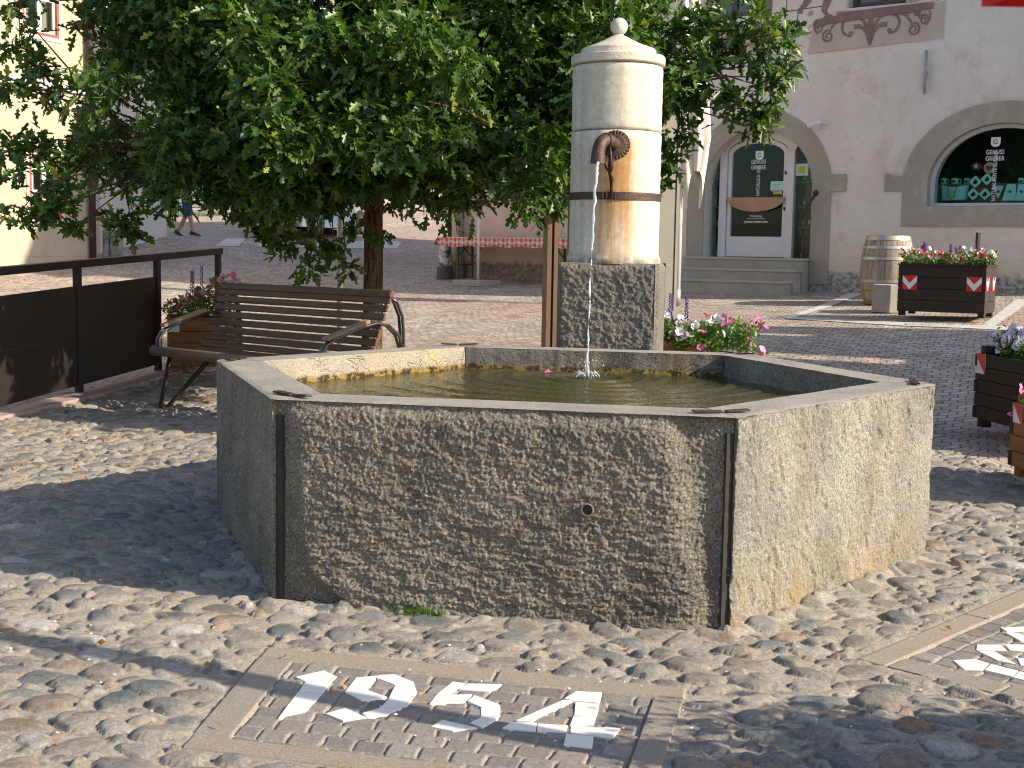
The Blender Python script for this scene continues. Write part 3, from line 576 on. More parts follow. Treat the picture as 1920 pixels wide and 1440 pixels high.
# ================================================================== FOUNTAIN BASIN
basin = thing('fountain_basin', 'hexagonal trough of rough grey granite slabs filled with water', 'fountain', (HX, HY, 0))
TH = .214; WL = .678; T30 = math.tan(math.pi/6)
def slab(i, nx, nz, m_out, kind):
    a, b = HV[i], HV[(i+1) % 6]; L = (b-a).length; mid = (a+b)/2; rz = math.atan2(b.y-a.y, b.x-a.x)
    # local: x along, y inward (left of a->b for counter-clockwise order), z up
    nt = 12; rows = []
    zz = np.linspace(-.06, HH, nz); 
    for z in zz: rows.append((0, 0., z))
    for t in np.linspace(0, 1, nt)[1:]: rows.append((1, t*TH, HH))
    for z in np.linspace(HH, .0, max(8, nz//2))[1:]: rows.append((2, TH, z))
    u = np.linspace(-1, 1, nx); V = np.zeros((len(rows), nx, 3))
    for r, (k, y, z) in enumerate(rows):
        joint = .004 if (k == 1 or z > HH-.010) else (.014 if k == 0 else .004)
        half = L/2-y*T30-joint; x = u*half; ed = L/2-np.abs(x)-y*T30
        if k == 0:
            zz_ = np.full(nx, z)
            if kind == 'front':
                qz = .5*np.clip((z-.25)/.35, 0, 1); d = (.0075+.0045*(1-qz))*(qz*fbm(x*52+zz_*37, zz_*55-x*35, 2, 11, .8)+(1-qz)*fbm(x*26+zz_*14, zz_*80-x*12, 2, 14, .75))+.006*fbm(x*24-zz_*15, zz_*28+x*13, 2, 15)+.006*fbm(x*96-zz_*60, zz_*92+x*66, 1, 19)+.009*fbm(x*11, zz_*24+x*4, 3, 12)+.010*fbm(x*3.2, zz_*4+x*2, 3, 13)+.010*np.maximum(0, fbm(x*18, zz_*64+x*9, 3, 33))
                xx = x+L/2; bw = .045+.11*np.clip((HH-z)/HH, 0, 1)**.8+.22*np.clip((.20-z)/.2, 0, 1)**2+.035*fbm(zz_*9, zz_*2+3, 3, 4); ml = 1/(1+np.exp(-(xx-bw)/.010))
                br = .17-.05*np.clip((.45-z)/.3, -1, 1)+.05*fbm(zz_*7, zz_+9, 3, 6); mr = 1/(1+np.exp(-(L-xx-br)/.022))
                top = 1/(1+np.exp(-((HH-z)-.035-.02*fbm(x*6, x*0+2, 3, 2))/.01))
                out = .046*ml*mr*(.35+.65*top); d = d*(.35+.65*ml)+out-.030
                d = d + .012*np.maximum(0, np.sin(zz_*60+x*9+6*fbm(x*5, zz_*5, 2, 3)))*np.clip((.3-z)/.3, 0, 1)*.4
            elif kind == 'right':
                d = .011*fbm(x*30+zz_*8, zz_*16-x*6, 4, 21, .65)+.008*fbm(x*62+zz_*30, zz_*50-x*30, 2, 22)+.010*fbm(x*4, zz_*2, 3, 23)-.008*np.clip(fbm(x*15+zz_*5, zz_*9-x*4, 3, 27)-.12, 0, .1)/.1-.006
            else:
                d = .014*fbm(x*34, zz_*9, 4, 31+i, .6)+.012*fbm(x*8, zz_*4, 3, 32+i)-.006
            rim = np.clip((z-(HH-.012))/.012, 0, 1); d = d*(1-rim)-rim*.004; d -= .010*np.exp(-(ed/.012)**2)
            yv = -d
        elif k == 2:
            amp = .6+.4*np.clip((HH-z)/.03, 0, 1); yv = TH+.022*fbm(x*6, z*12+x*3, 4, 41+i)*amp+.010*fbm(x*30, z*30+x*0, 3, 45+i)*amp-.012*np.clip((HH-z)/.04, 0, 1)*fbm(x*11, x*0+.3, 3, 7)
        else: yv = np.full(nx, y)
        V[r, :, 0] = x; V[r, :, 1] = yv
        V[r, :, 2] = z if k != 1 else z+.0025*fbm(x*9, x*0+y*9, 3, 8+i)-(.006 if 0 else 0)
        if k == 0 and r == nz-1: V[r, :, 2] = z-.004-.010*np.maximum(0, fbm(x*9, x*0, 4, 60+i))
    F = grid_faces(len(rows), nx)
    n = len(rows)*nx; VV = V.reshape(-1, 3)
    fl = list(F.ravel()); ks = [4]*len(F)
    for col in (0, nx-1): loop = [r*nx+col for r in range(len(rows))]; fl += loop if col else loop[::-1]; ks.append(len(loop))
    o = npmesh('side_slab', VV, np.array(fl), m_out[0], basin, (mid.x-HX, mid.y-HY, 0), rz, True, k=np.array(ks))
    me = o.data; me.materials.append(m_out[1]); me.materials.append(m_out[2])
    mi = np.zeros(len(ks), np.int32); fr = (np.arange(len(F))//(nx-1)); mi[:len(F)] = np.where(fr < nz-1, 0, np.where(fr < nz-1+nt-1, 1, 2)); me.polygons.foreach_set('material_index', mi)
    try: me.set_sharp_from_angle(angle=R(55))
    except Exception: pass
    return o
slab(0, 560, 262, (M['slab'], M['rim'], M['slab_in']), 'front')
slab(1, 360, 170, (M['slab_side'], M['rim'], M['slab_in']), 'right')
slab(2, 70, 20, (M['slab_side'], M['rim'], M['slab']), 'o')
slab(3, 120, 20, (M['slab_side'], M['rim'], M['slab_wet']), 'o')
slab(4, 120, 20, (M['slab_side'], M['rim'], M['slab_in']), 'o')
slab(5, 200, 110, (M['slab'], M['rim'], M['slab_in']), 'left')
def basin_bits():
    rn = random.Random(4)
    for i in range(6):
        v = HV[i]-Vector((HX, HY)); dr = v.normalized(); mb = MB(); p = v-dr*.075
        mb.box((p.x, p.y, HH/2-.035), (.09, .05, HH-.055), math.atan2(dr.y, dr.x)); mb.build('joint_mortar', M['mortar'], basin)
        tn = Vector((-dr.y, dr.x)); c = v-dr*(.105+.015*rn.random()); mb = MB(); a = rn.uniform(-.12, .12)
        t2 = Vector((tn.x*math.cos(a)-tn.y*math.sin(a), tn.x*math.sin(a)+tn.y*math.cos(a))); ang = math.atan2(t2.y, t2.x)
        mb.box((c.x-t2.x*.06, c.y-t2.y*.06, HH+.0075), (.11, .034, .007), M=Matrix.Rotation(ang, 4, 'Z') @ Matrix.Rotation(R(1.5), 4, 'Y'))
        mb.box((c.x+t2.x*.055, c.y+t2.y*.055, HH+.0085), (.09, .030, .007), M=Matrix.Rotation(ang+.03, 4, 'Z') @ Matrix.Rotation(R(-2.6), 4, 'Y'))
        mb.build('iron_clamp', M['iron_dark'], basin, bevel=.0015)
    # drain hole in the front slab: short socket ring with a dark bore
    h = at(1105, 950, 4.7); a, b = HV[0], HV[1]; d = (b-a).normalized(); nrm = Vector((d.y, -d.x)); t = ((h.xy-a).dot(d)); hp = a+d*t
    q = Vector((nrm.x, nrm.y, 0)).to_track_quat('Z', 'Y'); P = Vector((hp.x-HX, hp.y-HY, h.z))
    mb = MB(); mb.lathe([(.0195, .004), (.0235, .024), (.0215, .030), (.0185, .028), (.0175, .012)], 28, cap=False)
    mb.build('hole_rim', M['slab_side'], basin, P, q.to_euler(), smooth=True)
    mb = MB(); mb.lathe([(.0195, .0), (.0195, .0265)], 28); mb.build('drain_hole', M['black'], basin, P, q.to_euler())
    # basin floor
    mb = MB(); ri = HR-TH*1.12; mb.add([(ri*math.cos(HROT+i*math.pi/3), ri*math.sin(HROT+i*math.pi/3), .30) for i in range(6)], [tuple(range(6))])
    mb.build('basin_floor', simple('algae_floor', (.52, .50, .24), (.32, .31, .14), sc=5, rough=.9, bump=.4), basin)
basin_bits()
SPL = Vector((.402, 7.12))
def water_surface():
    ri = HR-TH*1.075; n = 260; g = np.linspace(-ri, ri, n); X, Y = np.meshgrid(g, g, indexing='ij')
    d = np.hypot(X-(SPL.x-HX), Y-(SPL.y-HY)); Z = .0055*np.sin(d*66)*np.exp(-d*.9)+.0040*np.sin(d*33+.6)*np.exp(-d*.3)+.0022*fbm(X*7, Y*10, 3, 2)
    P = [(ri*math.cos(HROT+i*math.pi/3), ri*math.sin(HROT+i*math.pi/3)) for i in range(6)]; ins = in_poly(X, Y, P)
    F = grid_faces(n, n); F = F[ins.ravel()[F].all(1)]; V = np.c_[X.ravel(), Y.ravel(), Z.ravel()]; us = np.unique(F); rm = np.full(len(V), -1); rm[us] = np.arange(len(us))
    struct(npmesh('water', V[us], rm[F], M['water'], loc=(HX, HY, WL)))
water_surface()
# ================================================================== PILLAR
FA = math.atan2(HV[1].y-HV[0].y, HV[1].x-HV[0].x)
PC = Vector((.628, 8.40)); PZ = 0.0
pil = thing('fountain_pillar', 'round white marble pillar with ball finial, iron spout and granite block base', 'fountain pillar', (PC.x, PC.y, PZ), FA)
def plinth():
    W, D, H = .625, .60, 1.29; st = .0058
    def face(w, h, seed, amp):
        nu = int(w/st); nv = int(h/st); U, V = np.meshgrid(np.linspace(-w/2, w/2, nu), np.linspace(-.05, h, nv), indexing='ij')
        d = amp*(.014*fbm(U*62, V*62, 2, seed, .7)+.010*fbm(U*24, V*24, 2, seed+4)+.005*fbm(U*7, V*6, 3, seed+1)); ed = np.minimum(np.minimum(w/2-np.abs(U), h-V)/.05, 1)
        ed = np.clip(ed, 0, 1); return nu, nv, U, V, d*np.clip(ed*2, 0, 1)-.022*(1-ed)**2.2
    mbv = []; mbf = []; o = 0
    for k, (w, h, seed, amp) in enumerate(((W, H, 51, 1.), (D, H, 55, .25), (W, H, 58, .3), (D, H, 60, .6))):
        nu, nv, U, V, d = face(w, h, seed, amp); off = (D if k % 2 == 0 else W)/2
        lx, ly = U, -(off+d); a = k*math.pi/2; c, s = math.cos(a), math.sin(a)
        mbv.append(np.c_[(lx*c-ly*s).ravel(), (lx*s+ly*c).ravel(), V.ravel()]); mbf.append(grid_faces(nu, nv)+o); o += nu*nv
    nu = nv = 40; U, V = np.meshgrid(np.linspace(-1, 1, nu), np.linspace(-1, 1, nv), indexing='ij'); e = np.minimum(1-np.abs(U), 1-np.abs(V)); 
    mbv.append(np.c_[(U*(W/2-.020)).ravel(), (V*(D/2-.020)).ravel(), (H-.0-.022*(1-np.clip(e/.12, 0, 1))**2.2+.003*fbm(U*9, V*9, 3, 3)).ravel()]); mbf.append(grid_faces(nu, nv)+o)
    npmesh('plinth', np.concatenate(mbv), np.concatenate(mbf), M['plinth'], pil)
plinth()
RD = .283
def drum(z0, z1, r, name='drum'):
    mb = MB(); pr = []; n = 14
    pr += [(r-.012, z0), (r-.004, z0+.006), (r, z0+.016)]+[(r+.0012*math.sin(i*2.1), z0+.02+(z1-z0-.04)*i/n) for i in range(1, n)]+[(r, z1-.016), (r-.004, z1-.006), (r-.012, z1)]
    mb.lathe(pr, 96); return mb.build(name, M['marble'], pil, smooth=True, angle=50)
mb = MB(); mb.lathe([(RD+.012, 1.285), (RD+.014, 1.30), (RD+.008, 1.325), (RD, 1.345), (RD, 1.68), (RD, 1.70)], 96); mb.build('drum', M['marble'], pil, smooth=True, angle=50)
drum(1.70, 2.098, RD-.001); drum(2.103, 2.502, RD-.002)
def cap():
    mb = MB(); mb.lathe([(.262, 2.504), (.288, 2.509), (.293, 2.515), (.293, 2.558), (.288, 2.565), (.236, 2.568), (.234, 2.573), (.234, 2.603), (.229, 2.610), (.15, 2.640), (.09, 2.668), (.050, 2.690), (.034, 2.696), (.030, 2.704)], 96)
    mb.build('cap', M['limestone'], pil, smooth=True, angle=32)
    mb = MB(); pr = [(.0545*math.sin(t), 2.752-.0545*math.cos(t)) for t in np.linspace(.45, math.pi-.01, 22)]; mb.lathe(pr, 48); mb.build('finial_ball', M['limestone'], pil, smooth=True)
cap()
def ironwork():
    mb = MB(); z = 1.70; r = RD+.002
    mb.lathe([(r, z-.024), (r+.007, z-.023), (r+.007, z+.021), (r, z+.022)], 96, cap=False); mb.build('iron_band', M['iron'], pil, smooth=True, angle=40)
    mb = MB()
    for dx in (-.040, -.018, .018, .034): mb.box((dx, -r-.012, z), (.010, .030, .040))
    mb.tube([(-.05, -r-.014, z+.004), (.045, -r-.014, z+.004)], .006, 8); mb.build('band_bolt', M['iron'], pil, bevel=.001)
    fx, fz = .028, 2.005; mb = MB(); n = 72; vs = [(fx, -RD-.016, fz)]; R1, R2 = .058, .088
    for k in range(n):
        a = 2*math.pi*k/n; rr = R2*(1. if k % 3 else .955); dp = .010 if k % 3 else .002
        vs.append((fx+R1*math.cos(a), -math.sqrt(max(0, RD**2-(fx+R1*math.cos(a))**2))-.012, fz+R1*math.sin(a)))
        vs.append((fx+rr*math.cos(a), -math.sqrt(max(0, RD**2-(fx+rr*math.cos(a))**2))-dp, fz+rr*math.sin(a)))
        vs.append((fx+rr*math.cos(a), -math.sqrt(max(0, RD**2-(fx+rr*math.cos(a))**2))+.006, fz+rr*math.sin(a)))
    fs = []
    for k in range(n):
        j = (k+1) % n; a, b = 1+3*k, 1+3*j; fs += [(0, a, b), (a, a+1, b+1, b), (a+1, a+2, b+2, b+1)]
    mb.add(vs, fs); mb.build('spout_flange', M['iron'], pil)
    # bent pipe: out of the flange towards the basin, turning down
    tip = Vector((-.060, -RD-.150, 1.882)); pts = []
    p0 = Vector((.022, -RD+.02, 2.005)); p1 = Vector((-.012, -RD-.085, 2.028)); p2 = Vector((-.052, -RD-.17, 2.045)); p2 = Vector((-.062, -RD-.160, 2.062)); p3 = tip
    for i in range(15):
        t = i/14; pts.append(p0*(1-t)**3+p1*3*t*(1-t)**2+p2*3*t*t*(1-t)+p3*t**3)
    mb = MB(); mb.tube(pts, [.041]*4+[.040, .040, .040, .040, .039, .039, .039, .039, .040, .042, .045], 20, cap=False)
    mb.tube([p.lerp(p, 0) for p in pts[::-1]][:6], [.039, .036, .034, .034, .033, .033], 16); mb.build('spout', M['iron'], pil, smooth=True)
    mb = MB(); a = pts[5]; b = pts[6]; mb.tube([a, b], [.046, .046], 20); mb.build('spout_collar', M['iron'], pil, smooth=True, angle=40)
    mb = MB(); mb.tube([(.004, -RD-.09, 1.99), (.010, -RD-.10, 1.93), (.012, -RD-.09, 1.86), (.002, -RD-.055, 1.83), (.012, -RD-.03, 1.80), (.010, -RD-.016, 1.75), (.010, -RD-.014, 1.70)], [.006, .010, .018, .010, .015, .009, .010], 8)
    mb.tube([(-.022, -RD-.12, 1.90), (-.010, -RD-.10, 1.86), (.004, -RD-.075, 1.835)], [.008, .011, .008], 8); mb.build('spout_bracket', M['iron_dark'], pil, smooth=True)
    return pil.matrix_world, tip
ironwork()
# stream of water
def stream():
    Rz = Matrix.Rotation(FA, 4, 'Z'); tip = Matrix.Translation((PC.x, PC.y, 0)) @ Rz @ Vector((-.058, -RD-.150, 1.885)); end = Vector((SPL.x, SPL.y, WL)); T = math.sqrt(2*(tip.z-end.z)/9.81)
    rn = random.Random(3); pts = []; rad = []; N = 90
    for i in range(N):
        t = T*(i/(N-1)); k = t/T; z = tip.z-4.905*t*t; x = tip.x+(end.x-tip.x)*k; y = tip.y+(end.y-tip.y)*k
        j = .0035*(.3+k*1.6); pts.append(Vector((x+j*(vn(i*.33, 1)-.5)*2, y+j*(vn(i*.33, 5)-.5)*2, z))); br = 1 if k < .5 else (1. if vn(i*.5, 20) > .5 else .10)
        rad.append((.0095*(1-k)**1.1+.0028)*(.62+.75*vn(i*.8, 9))*br)
    mb = MB()
    for i in range(0, N-1): pass
    mb.tube(pts, rad, 8); mb.tube([p+Vector((.006*math.sin(i*.5), 0, 0)) for i, p in enumerate(pts[:55])], [r*.6 for r in rad[:55]], 6)
    rt = thing('water_jet', 'thin jet of water falling from the iron spout into the basin', 'water jet', tip)
    o = mb.build('stream', M['jet'], rt, -tip, smooth=True)
    mb = MB()
    for i in range(46):
        a = rn.random()*6.28; r = abs(rn.gauss(0, .055)); h = max(.004, .12*rn.random()**2*(1-r*2.5)); c = Vector((end.x+r*math.cos(a), end.y+r*math.sin(a), WL+h)); q = .002+.004*rn.random()
        s = Vector((q, q, q*rn.uniform(1, 2.4))); mb.add([c+Vector((s.x, 0, 0)), c-Vector((s.x, 0, 0)), c+Vector((0, s.y, 0)), c-Vector((0, s.y, 0)), c+Vector((0, 0, s.z)), c-Vector((0, 0, s.z))], [(0, 2, 4), (2, 1, 4), (1, 3, 4), (3, 0, 4), (2, 0, 5), (1, 2, 5), (3, 1, 5), (0, 3, 5)])
    mb.tube([(end.x, end.y, WL-.01), (end.x+.004, end.y, WL+.03), (end.x+.002, end.y, WL+.10), (end.x+.004, end.y, WL+.16)], [.035, .014, .008, .002], 9)
    for k in range(16):
        a = k/16*6.28+rn.random()*.3; d = Vector((math.cos(a), math.sin(a), 0)); b = end+d*.03; mb.tube([b+Vector((0, 0, -.005)), b+d*.018+Vector((0, 0, .022+.02*rn.random())), b+d*(.03+.02*rn.random())+Vector((0, 0, .012))], [.012, .007, .002], 6)
    mb.build('splash', M['jet'], rt, -tip, smooth=True)
stream()
# ================================================================== SHOP HOUSE (right and middle background)
FO = Vector((3.56, 20.0, 0.0)); FAZ = math.atan2(-.58, .815)
fe = Vector((math.cos(FAZ), math.sin(FAZ), 0)); fn = Vector((-math.sin(FAZ), math.cos(FAZ), 0))
def fpt(px, py, depth=0.):
    """(s, z) on the facade plane (or a plane 'depth' behind it) for a sight line"""
    d = ray(px, py); O = FO+fn*depth; t = O.dot(fn)/d.dot(fn); p = d*t+Vector((0, 0, CAMH)); return (p-O).dot(fe), p.z
shop = thing('shop_house', 'old white plastered shop house with grey stone arches and painted upper windows', 'house', FO, FAZ)
def fx(x, y, h): return (x, h, y)          # polygon (s,z) extruded in depth
def arch(cx, hw, z0, zs, rx=None, rz=None, n=40):
    rx = rx or hw; rz = rz or hw
    return [(cx+hw, z0)]+[(cx+rx*math.cos(a), zs+rz*math.sin(a)) for a in np.linspace(0, math.pi, n)]+[(cx-hw, z0)]
DC, DH = .075, .875
door_hole = arch(DC, DH, 1.27, 2.32)
WC = 3.62; win_hole = arch(WC, .98, 2.04, 2.34, .98, .80)
def rect(x0, z0, x1, z1): return [(x1, z0), (x1, z1), (x0, z1), (x0, z0)]
up1 = rect(-.92, 4.86, -.10, 6.3); up2 = rect(1.36, 4.83, 2.22, 6.2); low = rect(-4.42, 2.16, -3.35, 3.35); up0 = rect(-3.6, 4.86, -2.8, 6.3)
mb = MB(); mb.prism([[(5.15, .3), (5.15, 9.5), (-5.70, 9.5), (-5.70, .3)], door_hole, win_hole, up1, up2, low, up0], 0, .42, fx)
mb.build('wall', M['plaster'], shop)
mb = MB(); mb.bx((-5.70, .43, .3), (-5.3, 11, 9.5)); mb.bx((-5.3, 10.6, .3), (5.15, 11, 9.5)); mb.bx((4.75, .43, .3), (5.15, 10.6, 9.5)); mb.build('side_wall', M['plaster_pink'], shop)
mb = MB(); mb.add([(-6.3, -.6, 9.5), (5.6, -.6, 9.5), (5.6, 11.5, 9.5), (-6.3, 11.5, 9.5), (-2.5, 5.5, 13), (2.5, 5.5, 13), ], [(0, 1, 5, 4), (1, 2, 5), (2, 3, 4, 5), (3, 0, 4), (0, 3, 2, 1)])
mb.build('roof', simple('roof_tiles', (.20, .13, .10), (.14, .10, .08), sc=12, rough=.9, bump=.5), shop)
# salmon coloured lower plaster at the left end, standing 12 mm proud of the wall
mb = MB(); mb.prism([[(-1.22, .3), (-1.22, 2.14), (-1.5, 4.1), (-5.715, 4.15), (-5.715, .3)], rect(-4.42, 2.16, -3.35, 3.35)], -.014, -.002, fx); mb.build('salmon_render', M['plaster_pink'], shop)
# upper painted zone
mb = MB(); mb.prism([[(2.76, 4.29), (2.76, 7.2), (-5.72, 7.2), (-5.72, 4.22)], up1, up2, up0], -.007, -.002, fx); mb.build('fresco_ground', M['fresco2'], shop)
def band_strip(name, pts, m, h0=-.0105, h1=-.0075):
    mb = MB()
    for p in (pts if isinstance(pts[0][0], (tuple, list)) else [pts]): mb.prism([p], h0, h1, fx)
    return mb.build(name, m, shop, norm=True)
band_strip('fresco_panel', [(.80, 4.235), (2.755, 4.31), (2.755, 4.80), (.88, 4.68)], M['fresco'], -.0135, -.0072)
band_strip('fresco_panel', [(-1.35, 4.22), (.25, 4.23), (.25, 4.66), (-1.35, 4.62)], M['fresco'], -.0135, -.0072)
def seg(a, b, w): 
    d = (Vector(b)-Vector(a)).normalized()*w/2; n = Vector((-d.y, d.x)); a = Vector(a); b = Vector(b); return [tuple(a-n), tuple(b-n), tuple(b+n), tuple(a+n)]
band_strip('ashlar_lines', [seg((.28, 4.52), (.95, 4.55), .012), seg((.30, 4.86), (1.1, 4.9), .012), seg((.62, 4.54), (.62, 4.88), .012), seg((.44, 4.88), (.44, 5.2), .012), seg((.45, 4.24), (.45, 4.52), .012)], M['maroon_dk'], -.010, -.0074)
def scroll(name, strokes, m, y=-.0165, flip=None):
    """painted scrollwork: ribbons of varying width following curves"""
    mb = MB()
    for i, (pts, w0, w1) in enumerate(strokes):
        n = len(pts); vs = []
        for j, p in enumerate(pts):
            a = Vector(pts[max(0, j-1)]); b = Vector(pts[min(n-1, j+1)]); t = (b-a).normalized(); nn = Vector((-t.y, t.x)); w = (w0+(w1-w0)*j/(n-1))/2*(1+.15*math.sin(j*1.3)); p = Vector(p)
            yy = y-.0004*i
            for q in (p-nn*w, p+nn*w): vs += [(q.x, yy, q.y), (q.x, yy+.003, q.y)]
        fs = []
        for j in range(n-1):
            o = j*4; fs += [(o, o+2, o+6, o+4), (o+1, o+5, o+7, o+3), (o, o+4, o+5, o+1), (o+2, o+3, o+7, o+6)]
        fs += [(0, 1, 3, 2), (4*n-4, 4*n-2, 4*n-1, 4*n-3)]
        mb.add(vs, fs)
    return mb.build(name, m, shop)
def spiral(cx, cz, r0, r1, a0, turns, n=26): return [(cx+(r0+(r1-r0)*k/(n-1))*math.cos(a0+turns*2*math.pi*k/(n-1)), cz+(r0+(r1-r0)*k/(n-1))*math.sin(a0+turns*2*math.pi*k/(n-1))) for k in range(n)]
def bez(a, b, c, d, n=16):
    o = []
    for k in range(n):
        t = k/(n-1); o.append(tuple(a[i]*(1-t)**3+3*b[i]*t*(1-t)**2+3*c[i]*t*t*(1-t)+d[i]*t**3 for i in (0, 1)))
    return o
def ornament(cx, cz):
    s = []
    for g in (-1, 1):
        f = lambda p: (cx+g*p[0], cz+p[1]); B = lambda *p, **k: bez(*[f(q) for q in p], **k)
        s += [(B((0, -.02), (.04, .25), (.12, .40), (.32, .36)), .05, .045), (B((.32, .36), (.46, .32), (.44, .10), (.28, .10)), .045, .03), (spiral(cx+g*.27, cz+.135, .035, .008, -1.6, g*1.1), .025, .012),
              (B((.02, .02), (.06, .20), (.14, .24), (.24, .22)), .035, .07), (B((.34, .37), (.50, .36), (.55, .28), (.60, .18)), .04, .03), (spiral(cx+g*.62, cz+.12, .09, .02, math.pi/2, -g*1.5), .032, .018),
              (B((.50, .33), (.60, .40), (.66, .36), (.70, .28)), .03, .025), (spiral(cx+g*.76, cz+.24, .075, .015, math.pi*(.9 if g > 0 else .1), -g*1.6), .03, .016), (spiral(cx+g*.66, cz+.36, .05, .012, 3.8, g*1.3), .024, .014),
              (B((.78, .17), (.84, .22), (.86, .32), (.82, .36)), .028, .016)]
    s += [([(cx, cz-.05), (cx, cz+.1), (cx, cz+.40)], .03, .07)]
    return s
scroll('scroll_painting', ornament(1.72, 4.34), M['maroon']); scroll('scroll_painting', ornament(-.62, 4.27), M['maroon'])
# painted sills and window surrounds
def up_window(hole, sill, name='upper_window', lab=None):
    x1, z0 = hole[0]; x0 = hole[2][0]; z1 = hole[1][1]
    w = MB(); w.bx((x0-.005, .10, z0), (x1+.005, .40, z0+.03)); fr = w.build('window', M['wood_dark'], shop)
    f = MB()
    for a, b in (((x0, .22, z0), (x0+.07, .29, z1)), ((x1-.07, .22, z0), (x1, .29, z1)), ((x0+.07, .22, z0+.03), (x1-.07, .29, z0+.10)), (((x0+x1)/2-.045, .215, z0+.1), ((x0+x1)/2+.045, .285, z1)), ((x0+.07, .23, (z0+z1)/2), ((x0+x1)/2-.045, .28, (z0+z1)/2+.05)), (((x0+x1)/2+.045, .23, (z0+z1)/2), (x1-.07, .28, (z0+z1)/2+.05))): f.bx(a, b)
    f.build('frame', simple('brown_frame', (.14, .10, .075), (.10, .07, .05), rough=.6), fr, bevel=.004)
    g = MB(); g.bx((x0+.06, .255, z0+.08), (x1-.06, .262, z1)); g.build('pane', M['glass_win'], fr)
    s = MB(); s.prism([sill], -.030, -.004, fx); s.build('painted_sill', M['maroon'], fr)
M['glass_win'] = simple('dark_green_pane', (.045, .085, .075), (.03, .05, .05), sc=3, rough=.06, spec=.8)
up_window(up2, [(.90, 4.62), (2.60, 4.72), (2.60, 4.81), (1.22, 4.78), (1.22, 4.74), (.90, 4.71)])
up_window(up1, [(-1.10, 4.62), (.17, 4.67), (.17, 4.76), (-1.10, 4.72)])
up_window(up0, [(-3.8, 4.66), (-2.6, 4.70), (-2.6, 4.78), (-3.8, 4.75)])
# painted surrounds and the feet of painted figures beside the window
band_strip('painted_jamb', [(2.24, 4.83), (2.40, 4.84), (2.40, 6.2), (2.24, 6.2)], M['ochre'], -.016, -.0072)
band_strip('painted_jamb', [(1.16, 4.80), (1.34, 4.80), (1.34, 6.2), (1.16, 6.2)], M['whiteref'] if 0 else M['fresco2'], -.019, -.0072)
band_strip('painted_jamb', [(-.08, 4.78), (.06, 4.79), (.06, 6.2), (-.08, 6.2)], M['ochre'], -.016, -.0072)
for k_, st_ in enumerate([([(.86, 5.25), (.80, 5.05), (.72, 4.93), (.66, 4.90)], .13, .05), ([(.66, 4.90), (.67, 4.82)], .05, .045), ([(1.14, 5.3), (1.08, 5.0), (1.02, 4.83), (1.07, 4.76)], .14, .045), ([(1.06, 4.77), (1.14, 4.74)], .05, .03), ([(2.50, 5.2), (2.56, 4.98), (2.50, 4.88)], .12, .05), ([(.10, 5.3), (.14, 5.0), (.12, 4.80)], .12, .14)]): scroll('painted_limb', [st_], M['maroon'], -.0175-.0004*k_)
for k_, st_ in enumerate([(bez((.9, 4.66), (.7, 4.6), (.75, 4.45), (.86, 4.44)), .008, .005), (bez((.30, 4.5), (.4, 4.48), (.5, 4.4), (.52, 4.3)), .008, .005), (spiral(.82, 4.80, .035, .01, 0, 1), .03, .02), (spiral(2.66, 4.86, .05, .012, 0, 1.2), .03, .02)]): scroll('painted_tendril', [st_], M['ochre'], -.0192-.0004*k_)
# grey plaster surrounds of door and shop window
def ring(name, outer, inner, m, y0=-.022, y1=-.003):
    mb = MB(); mb.prism([outer, inner], y0, y1, fx); return mb.build(name, m, shop)
o = [(1.235, .92), (1.235, 2.26), (1.46, 2.26), (1.46, 2.50), (1.225, 2.50)]+[(DC+1.16*math.cos(a), 2.34+1.14*math.sin(a)) for a in np.linspace(.17, math.pi-.17, 44)]+[(-1.07, 2.50), (-1.09, 2.26), (-1.085, .92)]
mb = MB(); mb.prism([o+[(DC-DH, .92)]+[(DC-DH, 1.27)]+list(reversed([(DC+DH*math.cos(a), 2.32+DH*math.sin(a)) for a in np.linspace(0, math.pi, 40)]))+[(DC+DH, 1.27), (DC+DH, .92)]], -.022, -.003, fx)
mb.build('door_surround', M['band'], shop)
o = [(4.98, 1.76), (4.98, 2.34)]+[(WC+1.34*math.cos(a), 2.34+1.09*math.sin(a)) for a in np.linspace(0.0, math.pi-.10, 50)]+[(2.03, 2.50), (2.03, 2.25), (2.29, 2.25), (2.29, 1.76)]
ring('window_surround', o, win_hole, M['band'])
# soft whitish reveals
def reveal(hole, d0, d1, name, m):
    mb = MB(); n = len(hole); vs = [(x, d0, z) for x, z in hole]+[(x, d1, z) for x, z in hole]; c = Vector((sum(x for x, z in hole)/n, 0, sum(z for x, z in hole)/n))
    vs2 = []
    for x, y, z in vs: d = (Vector((x, 0, z))-c).normalized()*.004; vs2.append((x-d.x, y, z-d.z))
    mb.add(vs2, [(i, (i+1) % n, (i+1) % n+n, i+n) for i in range(n)]); return mb.build(name, m, shop, norm=False)
reveal(door_hole, -.001, .20, 'door_reveal', M['house_white']); reveal(win_hole, -.001, .12, 'window_reveal', M['band'])
